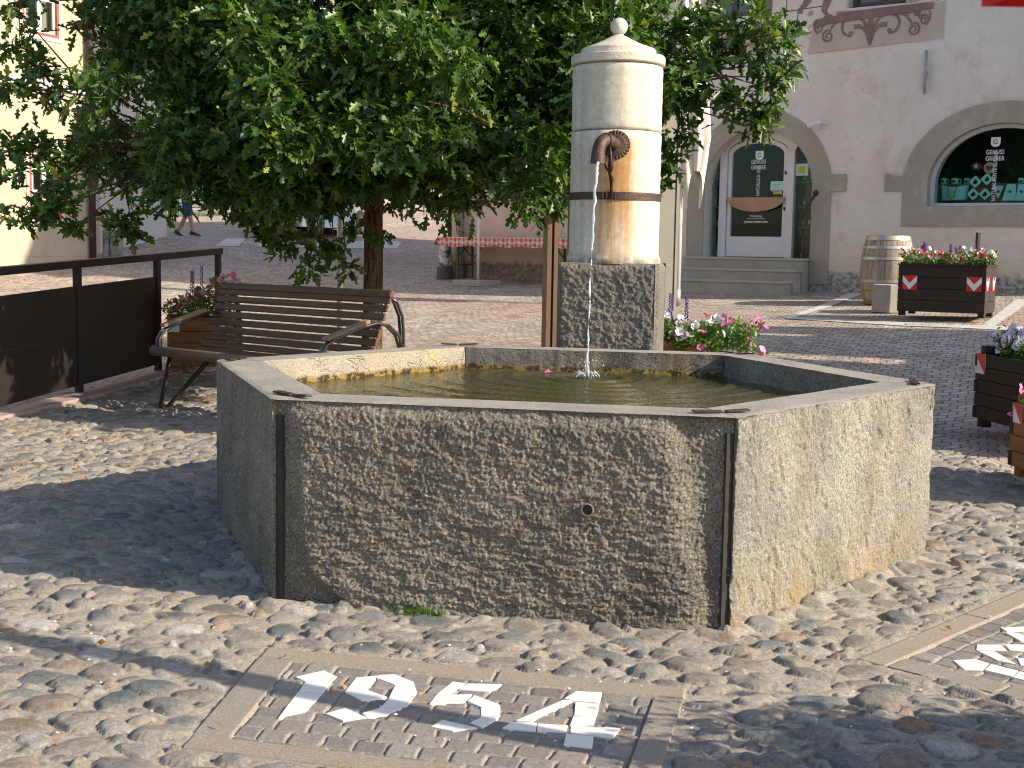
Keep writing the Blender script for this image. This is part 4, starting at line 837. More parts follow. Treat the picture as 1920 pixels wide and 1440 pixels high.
# ---------------- door front
dr = MB(); dp = .20
door = thing('x', 'x', 'x'); bpy.data.objects.remove(door)
dm = M['frame_lilac']
def part(name, mb, m, parent=shop, **k): return mb.build(name, m, parent, **k)
LC, LH, ZT, RT = -.03, .49, 2.86, .20          # door leaf: centre, half width, spring line, rise
def larch(k, z0, dz=0., kr=0.): return [(LC+LH+k, z0)]+[(LC+(LH+k)*math.cos(a), ZT+dz+(RT+kr)*math.sin(a)) for a in np.linspace(0, math.pi, 26)]+[(LC-LH-k, z0)]
for x0, x1 in ((LC+LH+.004, LC+LH+.115), (LC-LH-.125, LC-LH-.004)):
    fr = MB(); fr.bx((x0, dp-.02, 1.285), (x1, dp+.08, ZT+.02)); part('door_post', fr, dm, bevel=.004)
leaf = MB(); leaf.prism([larch(-.002, 1.295), larch(-.065, 1.60, -.03, -.03)], dp+.01, dp+.06, fx); dleaf = part('door', leaf, dm)
g = MB(); g.prism([larch(-.060, 1.595, -.03, -.025)], dp+.03, dp+.036, fx); part('door_pane', g, M['glass'], dleaf)
g = MB(); g.prism([[(LC+.475*math.cos(a), 2.19-.215*math.sin(a)) for a in np.linspace(0, math.pi, 30)]], dp-.045, dp-.02, fx); part('door_handle_board', g, simple('copper_wood', (.46, .26, .16), (.36, .20, .12), sc=7, rough=.5), dleaf, bevel=.003)
for z_ in (2.02, 2.55): g = MB(); g.box((LC+LH-.03, dp, z_), (.02, .03, .045)); part('door_lock', g, M['black'], dleaf)
for poly in ([(LC-LH-.13, 1.29), (LC-LH-.13, 2.93)]+[(DC+.86*math.cos(a), 2.32+.86*math.sin(a)) for a in np.linspace(math.pi-.74, math.pi, 14)]+[(-.785, 1.29)], [(.935, 1.29), (.935, 2.32)]+[(DC+.86*math.cos(a), 2.32+.86*math.sin(a)) for a in np.linspace(0, .86, 16)]+[(LC+LH+.12, 2.96), (LC+LH+.12, 1.29)]):
    g = MB(); g.prism([poly], dp+.03, dp+.036, fx); part('side_light', g, M['glass'], shop)
g = MB(); g.prism([[(DC+.872*math.cos(a), 2.32+.872*math.sin(a)) for a in np.linspace(.88, math.pi-.74, 30)]+[(LC-LH-.125, ZT+.021), (LC-LH-.004, ZT+.021)]+[(LC+(LH+.004)*math.cos(a), ZT+.021+(RT-.015)*math.sin(a)) for a in np.linspace(math.pi, 0, 22)]+[(LC+LH+.115, ZT+.021)]], dp+.002, dp+.05, fx)
part('door_head', g, dm)
# room behind: dark floor, walls, shelves with bottles
g = MB(); g.bx((-1.0, 2.4, 1.2), (1.2, 2.5, 3.4)); g.bx((-1.1, .43, 1.2), (-1.0, 2.4, 3.4)); g.bx((1.2, .43, 1.2), (1.3, 2.4, 3.4)); g.bx((-1.1, .43, 3.4), (1.3, 2.5, 3.5)); g.bx((-1.1, .25, 1.18), (1.3, 2.5, 1.25))
part('shop_interior', g, simple('dark_interior', (.05, .035, .025), (.03, .025, .02), rough=.8))
g = MB(); g.bx((2.2, 1.2, 1.9), (4.65, 1.3, 3.5)); g.bx((2.1, .43, 1.9), (2.2, 1.2, 3.5)); g.bx((4.65, .43, 1.9), (4.74, 1.2, 3.5)); g.bx((2.1, .43, 3.5), (4.74, 1.3, 3.6)); g.bx((2.1, .43, 1.8), (4.74, 1.3, 1.9)); part('shop_interior', g, bpy.data.materials['dark_interior'])
# ---------------- shop window frame and glass
wi = arch(WC, .925, 2.085, 2.34, .925, .745)
g = MB(); g.prism([win_hole, wi], .10, .18, fx); wf = part('shop_window', g, simple('pale_blue_frame', (.62, .64, .67), (.56, .58, .6), rough=.4), bevel=.006)
g = MB(); g.prism([wi], .135, .141, fx); part('pane', g, M['glass'], wf)
g = MB(); g.bx((WC-1.02, -.012, 2.015), (WC+1.02, .10, 2.038)); part('sill', g, M['band'], wf)
# window of the salmon part
g = MB()
for a, b in (((-4.42, .16, 2.16), (-4.34, .24, 3.35)), ((-3.43, .16, 2.16), (-3.35, .24, 3.35)), ((-4.34, .16, 2.16), (-3.43, .24, 2.23)), ((-3.92, .155, 2.23), (-3.85, .235, 3.35))): g.bx(a, b)
lw = part('window', g, M['frame_lilac'], bevel=.004); g = MB(); g.bx((-4.36, .19, 2.2), (-3.40, .197, 3.35)); part('pane', g, M['glass_win'], lw)
g = MB(); g.bx((-4.50, -.10, 2.115), (-3.27, .15, 2.155)); part('sill', g, simple('grey_sill', (.42, .45, .50), (.38, .4, .45), rough=.6), lw)
g = MB(); g.bx((-4.3, .24, 2.25), (-4.15, .30, 3.3)); g.bx((-3.65, .24, 2.25), (-3.50, .30, 3.3)); part('curtain', g, simple('yellow_curtain', (.45, .42, .22), (.35, .33, .2), rough=.9), lw)
# rusty pipe stub, drain pipe at the corner
def standing(name, label, cat, group=None, s=0, d=0, z=0, rz=0): 
    p = FO+fe*s+fn*d; return thing(name, label, cat, (p.x, p.y, z), FAZ+rz, group)
t = standing('wall_pipe', 'short rusty grey pipe stub fixed upright on the white wall', 'pipe', s=2.545, d=0, z=3.58)
mb = MB(); mb.tube([(0, -.05, 0), (0, -.05, .58)], .021, 10); mb.build('pipe', M['galv'], t, smooth=True); mb = MB(); mb.tube([(0, -.05, .25), (0, -.05, .29)], .034, 10); mb.box((0, -.022, .27), (.02, .06, .02)); mb.build('clamp', M['galv'], t)
t = standing('security_camera', 'small white security camera on the wall right of the door arch', 'security camera', s=1.10, d=0, z=3.24)
mb = MB(); mb.lathe([(.045, 0), (.045, .04), (.03, .05)], 20); mb.v = [(x, -z, y) for x, y, z in mb.v]; mb.build('mount', M['white'], t, smooth=True, angle=40)
mb = MB(); mb.tube([(0, -.05, 0), (-.05, -.09, -.01)], .018, 10); mb.tube([(-.03, -.10, 0), (-.20, -.17, -.06)], [.032, .030], 16); mb.tube([(-.02, -.095, .02), (-.21, -.172, -.035)], [.030, .034], 4); mb.build('body', M['white'], t, smooth=True, angle=40)
mb = MB(); mb.tube([(-.196, -.168, -.058), (-.205, -.172, -.061)], .027, 16); mb.build('lens', M['black'], t)
t = standing('corner_drainpipe', 'grey drainpipe on the salmon wall behind the check tablecloth', 'drainpipe', s=-5.42, d=-.12, z=.78)
mb = MB(); mb.tube([(0, 0, .0), (0, 0, 7.5)], .055, 14); mb.build('pipe', M['galv'], t, smooth=True); mb = MB(); mb.tube([(0, 0, .62), (0, 0, .68)], .062, 14); mb.box((0, .06, .65), (.03, .1, .03)); mb.build('bracket', M['iron'], t)
t = standing('corner_pipe', 'brown pipe down the corner of the shop house above the painted stone', 'drainpipe', s=-5.80, d=.1, z=1.3)
mb = MB(); mb.tube([(0, 0, 0), (0, 0, 7)], .075, 12); mb.box((0, .1, 2), (.03, .15, .03)); mb.build('pipe', M['board_brown'], t, smooth=True)
# ---------------- steps
t = standing('entrance_steps', 'three grey granite steps below the arched shop door', 'steps', s=0, d=0, z=0)
for i, (x0, x1, z1, dp_) in enumerate(((-1.26, .90, .955, .78), (-1.17, .93, 1.12, .50), (-1.02, .96, 1.285, .24))):
    mb = MB(); mb.bx((x0+.02, -dp_+.02, .5), (x1-.02, -.003 if i == 2 else -.02, z1-.036)); o_ = mb.build('step', M['step'], t)
    mb = MB(); mb.bx((x0, -dp_, z1-.036), (x1, -.002, z1)); mb.build('tread', M['tread'], o_, bevel=.006)
t = standing('handrail', 'bent dark metal handrail beside the shop steps', 'handrail', s=1.0, d=-.15, z=.85)
mb = MB(); mb.tube([(-.10, 0, 0), (-.10, 0, .62), (-.10, 0, .70), (-.14, 0, .80), (-.155, 0, .92), (-.12, 0, 1.05), (-.04, 0, 1.22), (.06, .0, 1.36)], .022, 10); mb.build('rail', M['iron'], t, smooth=True)
mb = MB(); mb.lathe([(.001, -.045), (.03, -.036), (.045, 0), (.03, .036), (.001, .045)], 16, (.065, 0, 1.38)); mb.build('knob', M['iron_dark'], t, smooth=True)
# ---------------- lettering
def text(s, size, m, parent, loc, rot=(math.pi/2, 0, 0), sx=.72, align='CENTER', ext=.0012, name='lettering', bold=.005):
    c = bpy.data.curves.new('t', 'FONT'); c.body = s; c.size = size; c.extrude = ext; c.align_x = align; c.resolution_u = 3; c.offset = bold*size; c.space_character = 1.08
    o = bpy.data.objects.new('t', c); COL.objects.link(o); dg = bpy.context.evaluated_depsgraph_get(); me = bpy.data.meshes.new_from_object(o.evaluated_get(dg)); bpy.data.objects.remove(o)
    me.transform(Matrix.Diagonal((sx, 1, 1, 1))); return mkobj(name, me, m, parent, loc, rot)
wt = simple('white_vinyl', (.80, .80, .80), (.74, .74, .74), rough=.6)
def emblem(parent, cx, y, cz, s):
    mb = MB(); sh = [(-.5, .5), (-.5, -.1)]+[(.5*math.cos(a), -.12+.42*math.sin(a)) for a in np.linspace(math.pi, 2*math.pi, 14)]+[(.5, -.1), (.5, .5)]
    ho = [(.30*math.cos(a), .02+.27*math.sin(a)) for a in np.linspace(.5, 2*math.pi-.1, 22)]+[(.02, -.01), (.02, .05), (.16, .05)]+[(.21*math.cos(a), .02+.18*math.sin(a)) for a in np.linspace(2*math.pi-.45, .7, 18)]
    mb.prism([[(cx+x*s, cz+z*s) for x, z in sh], [(cx+x*s*.95, cz+z*s*.95) for x, z in ho]], y-.0024, y, fx); return mb.build('emblem', wt, parent)
ex, ez = fpt(1867, 266, .13); emblem(shop, ex, .133, ez, .125)
tx, tz_ = fpt(1866, 285, .13); text('GENUSS', .088, wt, shop, (tx, .132, tz_-.03), sx=.72); text('GRUBER', .088, wt, shop, (tx, .132, tz_-.115), sx=.72)
tx, tz_ = fpt(1864, 330, .13); text('NATURALMENTE BUONO', .078, wt, shop, (tx+.03, .132, tz_), (math.pi/2, -math.pi/2, 0), sx=.70)
ex, ez = fpt(1423, 291, .2); emblem(dleaf, ex, .226, ez, .13)
tx, tz_ = fpt(1421, 303, .2); text('GENUSS', .088, wt, dleaf, (tx, .226, tz_-.03), sx=.72); text('GRUBER', .088, wt, dleaf, (tx, .226, tz_-.115), sx=.72)
tx, tz_ = fpt(1420, 339, .2); text('NATÜRLICH GUT', .078, wt, dleaf, (tx+.03, .226, tz_), (math.pi/2, -math.pi/2, 0), sx=.70)
tx, tz_ = fpt(1416, 407, .2); text('Onlineshop', .05, wt, dleaf, (tx, .226, tz_), sx=.8); text('genuss-gruber.com', .055, wt, dleaf, (tx, .226, tz_-.085), sx=.85, bold=.02)
mb = MB(); mb.bx((tx-.15, .2245, tz_-.028), (tx+.15, .226, tz_-.022)); mb.build('lettering_rule', wt, dleaf)
pap = simple('pale_green_paper', (.50, .72, .66), (.45, .66, .6), rough=.8); yel = simple('yellow_print', (.65, .55, .10), rough=.8)
def paper(px0, py0, px1, py1, name, lab, m=pap, inner=None):
    x0, z1 = fpt(px0, py0, .2); x1, z0 = fpt(px1, py1, .2); mb = MB(); mb.bx((x0, .2215, z0), (x1, .2245, z1)); o = mb.build(name, m, shop)
    if inner: cx, cz, w = (x0+x1)/2, (z0+z1)/2, (x1-x0)*.25; mb = MB(); mb.bx((cx-w, .2195, cz-w), (cx+w, .2212, cz+w)); mb.build('print', inner, o)
    else:
        mb = MB()
        for k in range(4): mb.bx((x0+.03, .2195, z1-.05-k*.035), (x1-.03-.04*(k % 2), .2212, z1-.042-k*.035))
        mb.build('print', simple('grey_print', (.25, .38, .36), rough=.8), o)
paper(1490, 307, 1514, 329, 'notice', '', inner=yel); paper(1444, 340, 1467, 357, 'notice', ''); paper(1449, 358, 1465, 364, 'price_tag', '', m=yel)
# ---------------- goods in the shop window (each its own thing)
def inwin(name, label, cat, px, py, depth, group=None):
    s, z = fpt(px, py, depth); p = FO+fe*s+fn*depth; return thing(name, label, cat, (p.x, p.y, z), FAZ, group)
crate = simple('crate_wood', (.30, .21, .11), (.22, .15, .08), sc=8, rough=.8); aqua = simple('aqua_white_goods', (.50, .76, .72), (.44, .70, .66), sc=6, rough=.6); dkred = simple('deep_red_cloth', (.30, .03, .04), (.22, .02, .03), rough=.8); hred = simple('heart_red', (.60, .08, .05), rough=.6)
t = inwin('window_shelf', 'planked wooden shelf along the foot of the shop window display', 'shelf', 1755, 384, .50)
mb = MB(); [mb.bx((-.1+k*.16, 0, -.06), (.055+k*.16, .03, .27)) for k in range(12)]; mb.build('planks', crate, t); mb = MB(); mb.bx((-.12, -.02, .27), (1.86, .12, .29)); mb.build('shelf_top', crate, t)
def mug(px, w, label, g='mugs on the display shelf'):
    t = inwin('mug', label, 'mug', px, 347, .55, g); mb = MB(); mb.lathe([(w*.85, 0), (w, .01), (w, .095), (w*.92, .095), (w*.88, .02)], 20); mb.build('cup', aqua, t, smooth=True, angle=40)
    mb = MB(); mb.tube([(w, 0, .08), (w+.03, 0, .075), (w+.035, 0, .045), (w+.02, 0, .02), (w*.95, 0, .02)], .006, 6); mb.build('handle', aqua, t); mb = MB(); mb.box((0, -w, .05), (w*.7, .004, .035)); mb.build('print', M['black'], t)
mug(1769, .042, 'pale mug at the left end of the display shelf'); mug(1790, .050, 'largest pale mug with dark print, second from the left on the shelf'); mug(1813, .040, 'pale mug beside the diamond shaped potholders'); mug(1915, .042, 'pale mug half cut by the right edge of the picture')
t = inwin('tote_bag', 'pale green tote bag with printed oval hanging before the shelf', 'bag', 1787, 377, .40)
mb = MB(); vs = []; n = 9
for i in range(n):
    for j in range(7): u = i/(n-1)-.5; v = j/6; vs.append((u*(.36+.04*v), -.03*math.cos(u*6)-.015*math.sin(u*19+v*3), .01+v*.22-.04*(1-abs(u)*2)*v))
mb.add(vs, [(i*7+j, (i+1)*7+j, (i+1)*7+j+1, i*7+j+1) for i in range(n-1) for j in range(6)]); o_ = mb.build('bag', aqua, t, smooth=True, norm=False); sm = o_.modifiers.new('t', 'SOLIDIFY'); sm.thickness = .01
mb = MB(); mb.tube([(-.07, -.05, .2), (-.06, -.06, .08), (-.02, -.065, .03), (.03, -.06, .06), (.06, -.05, .2)], .007, 6); mb.build('handle', crate, t); mb = MB(); mb.lathe([(.035, 0), (.035, .004)], 20); mb.v = [(x, -.052+z, .12+y*.8) for x, y, z in mb.v]; mb.build('print', yel, t)
def pot(px, py, label, size=.078):
    t = inwin('potholder', label, 'potholder', px, py, .36, 'diamond shaped potholders in the shop window')
    def rr(h): 
        o = []
        for k in range(4):
            a0 = k*math.pi/2; cx, cz = h*.72*math.cos(a0), h*.72*math.sin(a0)
            o += [(cx+h*.28*math.cos(a), cz+h*.28*math.sin(a)) for a in np.linspace(a0-math.pi/4, a0+math.pi/4, 6)]
        return o
    mb = MB(); mb.prism([rr(size*1.12)], -.004, .006, fx); mb.build('edging', dkred, t); mb = MB(); mb.prism([rr(size)], -.010, -.0045, fx); mb.build('cloth', aqua, t)
    mb = MB(); mb.prism([[(-.035, -.02), (-.01, -.03), (.02, -.025), (.035, .005), (.015, .02), (.01, .04), (-.005, .03), (-.02, .01)]], -.014, -.0105, fx); mb.build('print', M['black'], t)
pot(1829, 341, 'upper left potholder of the four in the shop window'); pot(1851, 336, 'upper right potholder of the four in the shop window'); pot(1825, 364, 'lower left potholder of the four in the shop window'); pot(1847, 364, 'lower right potholder of the four in the shop window')
t = inwin('star_cushion', 'round red cushion with a pale star on the window display', 'cushion', 1832, 312, .48)
mb = MB(); mb.lathe([(.001, -.04), (.07, -.03), (.085, 0), (.07, .03), (.001, .04)], 24); mb.v = [(x, z, y*.75) for x, y, z in mb.v]; mb.build('cushion', dkred, t, smooth=True)
mb = MB(); mb.prism([[((.05 if k % 2 == 0 else .018)*math.cos(k*math.pi/5+.3), (.05 if k % 2 == 0 else .018)*math.sin(k*math.pi/5+.3)) for k in range(10)]], -.05, -.042, fx); mb.build('star', aqua, t)
t = inwin('heart_tin', 'cream tin with a red heart beside the star cushion', 'tin', 1856, 315, .48)
mb = MB(); mb.lathe([(.07, -.03), (.08, -.02), (.08, .02), (.07, .03)], 24); mb.v = [(x, z, y) for x, y, z in mb.v]; mb.build('tin', simple('cream_tin', (.66, .60, .46), rough=.5), t, smooth=True, angle=40)
mb = MB(); mb.prism([[(.048*(16*math.sin(a)**3)/16, .045*(13*math.cos(a)-5*math.cos(2*a)-2*math.cos(3*a)-math.cos(4*a))/16) for a in np.linspace(0, 2*math.pi, 24)[:-1]]], -.036, -.031, fx); mb.build('heart', hred, t)
for i, (px, lab) in enumerate(((1871, 'pale triangular cloth hanging beside the potholders'), (1893, 'pale printed tea towel in the shop window display'), (1914, 'pale printed tea towel at the right edge of the picture'))):
    t = inwin('tea_towel', lab, 'tea towel', px, 376, .40); mb = MB(); mb.prism([[(-.07, .20), (.07, .20), (.0, .02)] if i == 0 else [(-.07-.03*(i == 1), 0), (.08, 0), (.075, .22), (-.045, .22)]], -.006, .0, fx); mb.build('cloth', aqua, t)
    mb = MB(); mb.lathe([(.022, 0), (.022, .004)], 16); mb.v = [(x, -.011+z, .12+y) for x, y, z in mb.v]; mb.build('print', simple('blue_print', (.05, .18, .35), rough=.8) if i else hred, t)
def bottles():
    rn = random.Random(9); bm = simple('bottle_glass', (.09, .16, .11), (.20, .24, .20), rough=.15, spec=.8); lm = simple('bottle_label', (.55, .55, .5), rough=.7)
    sh = MB()
    for x0, x1 in ((-.79, -.64), (.60, .95)):
        for z in (1.75, 2.05, 2.42): sh.bx((x0, .30, z-.012), (x1, .55, z))
        sh.bx((x0, .56, 1.27), (x1, .60, 3.0))
    t = standing('shop_shelves', 'glass shelves of bottles behind the side lights of the shop door', 'shelves'); sh.build('shelf', crate, t)
    first = {}
    for x0, x1, side in ((-.78, -.65, 'left'), (.60, .92, 'right')):
        for z, row in ((1.27, 'floor of'), (1.75, 'lowest shelf of'), (2.05, 'middle shelf of'), (2.42, 'top shelf of')):
            n = 3
            for k in range(n):
                if rn.random() < .25: continue
                pos = ('left', 'middle', 'right')[k]; x = x0+(x1-x0)*(k+.5)/n; h = rn.uniform(.16, .26); b = standing('bottle', 'dark bottle, %s of its row, on the %s %s side light' % (pos, row, side), 'bottle', 'bottles beside the shop door', s=x, d=.38+.06*rn.random(), z=z)
                mb = MB(); r = .02; mb.lathe([(r*.9, 0), (r, .006), (r, h*.6), (r*.4, h*.75), (r*.35, h), (r*.35, h)], 12); mb.build('glass', bm, b, smooth=True); mb = MB(); mb.lathe([(r+.001, h*.2), (r+.001, h*.5)], 12, cap=False); mb.build('label', lm, b)
bottles()
# ================================================================== STREET FURNITURE
def prof_len(P):
    L = [0]
    for a, b in zip(P[:-1], P[1:]): L.append(L[-1]+(Vector(b)-Vector(a)).length)
    return L
def prof_at(P, L, s):
    for i in range(len(P)-1):
        if s <= L[i+1] or i == len(P)-2:
            t = (s-L[i])/(L[i+1]-L[i]); a, b = Vector(P[i]), Vector(P[i+1]); return a.lerp(b, t), (b-a).normalized()
def bench():
    u = Vector((.77, -.64, 0)).normalized(); O = Vector((-2.79, 10.22)); g = tz(O.x, O.y)-.005; az = math.atan2(u.y, u.x); L = 1.94
    t = thing('park_bench', 'brown slatted wooden bench with curved back and thin metal tube frame', 'bench', (O.x, O.y, g), az)
    raw = [(0.015, .47), (.06, .478), (.14, .470), (.24, .452), (.33, .440), (.395, .445), (.44, .475), (.475, .53), (.51, .60), (.555, .70), (.60, .80), (.64, .885), (.675, .955)]
    P = raw; LL = prof_len(P); tot = LL[-1]; s = .075; k = 0; rn = random.Random(2)
    while s < tot-.03:
        p, d = prof_at(P, LL, s); a = math.atan2(d.y, d.x); w = .050
        mb = MB(); mb.box((L/2, p.x, p.y), (L, w, .020), M=Matrix.Rotation(a, 4, 'X')); mb.build('slat', M['wood_bench'], t, bevel=.004); s += .0655; k += 1
    p, d = prof_at(P, LL, tot-.012); mb = MB(); mb.box((L/2, p.x, p.y+.012), (L+.01, .060, .042), M=Matrix.Rotation(math.atan2(d.y, d.x), 4, 'X')); mb.build('top_rail', M['wood_bench'], t, bevel=.014)
    mb = MB(); mb.tube([(-.03, .012, .462), (-.02, .012, .462), (L, .012, .462), (L+.01, .012, .462)], [.03, .038, .038, .03], 18); mb.build('front_rail', M['wood_worn'], t, smooth=True, angle=60)
    for i, x in enumerate((.10, L-.06)):
        r = .0115; mb = MB(); q = [(x, a+.012, b-.028) for a, b in raw[1:]]; mb.tube(q, r, 8); mb.build('seat_bearer', M['steel'], t, smooth=True)
        for o in (-.018, .018):
            mb = MB(); xx = x+o+(-.04 if i == 0 else .04)
            mb.tube([(xx, .66, .93), (xx, .72, .90), (xx, .775, .80), (xx, .79, .68), (xx, .80, .40), (xx, .82, .05), (xx, .80, .0), (xx, .74, -.005)], r, 8); mb.build('back_tube', M['steel'], t, smooth=True)
            mb = MB(); mb.tube([(xx, .03, .44), (xx, -.0, .50), (xx, .005, .56), (xx, .045, .615), (xx, .12, .655), (xx, .40, .735), (xx, .52, .755), (xx, .64, .735), (xx, .74, .66), (xx, .785, .54)], r, 8); mb.build('arm_tube', M['steel'], t, smooth=True)
        xx = x+(-.04 if i == 0 else .04); mb = MB(); mb.box((xx, .245, .715), (.058, .42, .026), M=Matrix.Rotation(R(15.5), 4, 'X')); mb.build('armrest', M['wood_arm'], t, bevel=.004)
        for o, nm in ((0, 'leg'), (.022, 'leg')):
            mb = MB(); mb.tube([(x+.02+o, .06, .43), (x-.03+o, -.0, .02), (x-.035+o, .0, .002), (x-.015+o, .03, .004), (x+.16+o*2, .34, .41)], .0095, 8); mb.build(nm, M['iron_dark'], t, smooth=True)
        mb = MB(); mb.tube([(x, .12, .43), (x+.02, .26, .30), (x+.02, .38, .26), (x+.02, .50, .27), (x, .62, .36), (x, .78, .44)], .0105, 8); mb.build('brace', M['steel'], t, smooth=True)
bench()
def fence():
    P = [Vector((-4.62, 5.2)), Vector((-4.08, 7.75)), Vector((-3.80, 9.28)), Vector((-3.53, 10.70)), Vector((-3.26, 12.10)), Vector((-3.0, 13.43))]
    t = thing('metal_fence', 'black metal panel fence with a flat top rail left of the bench', 'fence', (P[3].x, P[3].y, tz(*P[3])))
    o = Vector((P[3].x, P[3].y, tz(*P[3])))
    for i, p in enumerate(P):
        z = tz(*p); d = (P[min(i+1, 5)]-P[max(i-1, 0)]).normalized(); az = math.atan2(d.y, d.x); mb = MB(); 
        mb.box((p.x-o.x, p.y-o.y, z-o.z+.54-.02), (.07, .045, 1.08), az); mb.build('post', M['fence'], t, bevel=.003)
    for i in range(5):
        a, b = P[i], P[i+1]; za, zb = tz(*a)-o.z, tz(*b)-o.z; d = (b-a).normalized(); n = Vector((-d.y, d.x)); e = .03 if i < 4 else -.05
        def quadbox(z0, z1, w, name, ia=.0, ib=.0):
            A, B = a+d*ia, b-d*ib; mb = MB(); vs = []
            for zz in (z0, z1):
                for q, zq, s in ((A, za, -1), (B, zb, -1), (B, zb, 1), (A, za, 1)): vs.append((q.x-o.x+n.x*w*s, q.y-o.y+n.y*w*s, zq+zz))
            mb.add(vs, [(0, 3, 2, 1), (4, 5, 6, 7), (0, 1, 5, 4), (1, 2, 6, 5), (2, 3, 7, 6), (3, 0, 4, 7)]); mb.build(name, M['fence'], t, bevel=.002)
        quadbox(1.055, 1.115, .045, 'top_rail', -.0 if i else -.03, -.03 if i == 4 else .0)
        if i < 4: quadbox(.10, .50, .010, 'panel', .038, .038); quadbox(.503, .905, .010, 'panel', .038, .038)
fence()
# ---------------- planting
def blooms(C, Nn, rad, seed=0, cup=.5):
    """five-lobed trumpet flowers: C centres, Nn facing directions"""
    rs = np.random.RandomState(seed); V = []; F = []; k = 15
    for i in range(len(C)):
        n = Vector(Nn[i]).normalized(); a = n.orthogonal().normalized(); b = n.cross(a); r = rad*rs.uniform(.75, 1.2); ph = rs.rand()*6.28; o = len(V); c = Vector(C[i]); V.append(c-n*r*cup)
        for j in range(k):
            th = 2*math.pi*j/k; rr = r*(1+.10*math.cos(5*th)); V.append(c+(a*math.cos(th+ph)+b*math.sin(th+ph))*rr+n*r*.10*math.sin(10*th))
        V2 = [(o, o+1+j, o+1+(j+1) % k) for j in range(k)]; F += V2
    return np.array([tuple(v) for v in V]), np.array(F)
def leaves_np(C, D, L, Wd, seed=0, fold=.25):
    """pointed little leaves as two folded triangles each"""
    rs = np.random.RandomState(seed); n = len(C); D = D/np.linalg.norm(D, axis=1, keepdims=True); r = rs.normal(size=(n, 3)); S_ = np.cross(D, r); S_ /= np.linalg.norm(S_, axis=1, keepdims=True)+1e-9; N_ = np.cross(D, S_)
    L = np.asarray(L).reshape(-1, 1)*np.ones((n, 1)); W_ = np.asarray(Wd).reshape(-1, 1)*np.ones((n, 1))
    p0 = C; p1 = C+D*L*.45+S_*W_+N_*W_*fold; p2 = C+D*L-N_*L*.1; p3 = C+D*L*.45-S_*W_+N_*W_*fold
    V = np.stack([p0, p1, p2, p3], 1).reshape(-1, 3); i = np.arange(n)*4; return V, np.concatenate([np.c_[i, i+1, i+2], np.c_[i, i+2, i+3]])
def plants(name, label, root_loc, az, w, d, h, mix, seed, spikes=0, spread=.05, dens=1., tall=None, rad=.027, cat='flowers', trail=0):
    t = thing(name, label, cat, root_loc, az); rs = np.random.RandomState(seed); nst = int(70*w*d/.25*dens)+40
    def hgt(x): return h*(.55+.75*vn(x*6+seed, seed, 2)) if tall is None else h*tall(x/w+.5)
    bx_ = (rs.rand(nst)-.5)*w; by = (rs.rand(nst)-.5)*d; C = []; D = []; tips = []
    st = MB()
    for i in range(nst):
        b = np.array([bx_[i], by[i], 0.]); out = np.array([bx_[i]/w, by[i]/d, 0])*2; hh = hgt(bx_[i])*rs.uniform(.5, 1.05); tip = b+out*spread*rs.uniform(.4, 1.6)+np.array([0, 0, hh])
        if trail and np.linalg.norm(out) > .8 and rs.rand() < trail: tip = b+out*rs.uniform(.06, .16)+np.array([0, 0, rs.uniform(-.08, .05)])
        for q in np.linspace(.12, 1, 15):
            p = b*(1-q)+tip*q+np.array([0, 0, .02*math.sin(q*3)]); C.append(p+rs.normal(0, .012, 3)); D.append(rs.normal(0, 1, 3)+np.array([0, 0, .5]))
        tips.append(tip)
    C = np.array(C); D = np.array(D); V, F = leaves_np(C, D, rs.uniform(.025, .055, len(C)), rs.uniform(.007, .014, len(C)), seed); npmesh('foliage', V, F, M['herb'], t, smooth=False)
    tips = np.array(tips); o = rs.permutation(len(tips)); st_ = 0
    for key, fr in mix:
        n = int(len(tips)*fr); idx = o[st_:st_+n]; st_ += n
        if n == 0: continue
        Nn = rs.normal(0, .6, (n, 3))+np.array([.25, -.75, .55]); cc = tips[idx]+rs.normal(0, .012, (n, 3))+np.array([0, 0, .012]); V, F = blooms(cc, Nn, rad, seed+3)
        npmesh('blossom', V, F, M[key], t, smooth=False)
        cc2 = cc+Nn/np.linalg.norm(Nn, axis=1, keepdims=True)*rad*-.1; 
    for k in range(spikes):
        x = (rs.rand()-.5)*w*.8; y = (rs.rand()-.5)*d*.5; H = h*rs.uniform(1.05, 1.45)+.04; mb = MB(); mb.tube([(x, y, 0), (x+.01, y, H*.6), (x+.015*rs.normal(), y, H)], .0025, 5)
        for j in range(26):
            q = .55+.45*j/26; a = j*2.4; r = .013*(1.25-q*.7)*1.1; c = Vector((x+r*math.cos(a), y+r*math.sin(a), H*q)); e = .0075; mb.add([c+Vector((e, 0, 0)), c-Vector((e, 0, 0)), c+Vector((0, e, 0)), c-Vector((0, e, 0)), c+Vector((0, 0, e*1.3)), c-Vector((0, 0, e))], [(0, 2, 4), (2, 1, 4), (1, 3, 4), (3, 0, 4), (2, 0, 5), (1, 2, 5), (3, 1, 5), (0, 3, 5)])
        mb.build('flower_spike', M['salvia'], t)
    return t
def chevron_plate(parent, x, z, s, y, rot=None, sx=1.0):
    Mx = Matrix.Translation((x, y, z)) @ (rot or Matrix.Identity(4))
    mb = MB(); mb.M = Mx; mb.prism([[(-s*sx, -s), (s*sx, -s), (s*sx, s), (-s*sx, s)]], -.003, 0, fx); o = mb.build('warning_plate', M['red'], parent)
    mb = MB(); mb.M = Mx; mb.prism([[(-s*sx, s), (0, -.05*s), (s*sx, s), (s*sx, .15*s), (0, -s*.98), (-s*sx, .15*s)]], -.0055, -.0032, fx); mb.build('white_chevron', M['whiteref'], o)
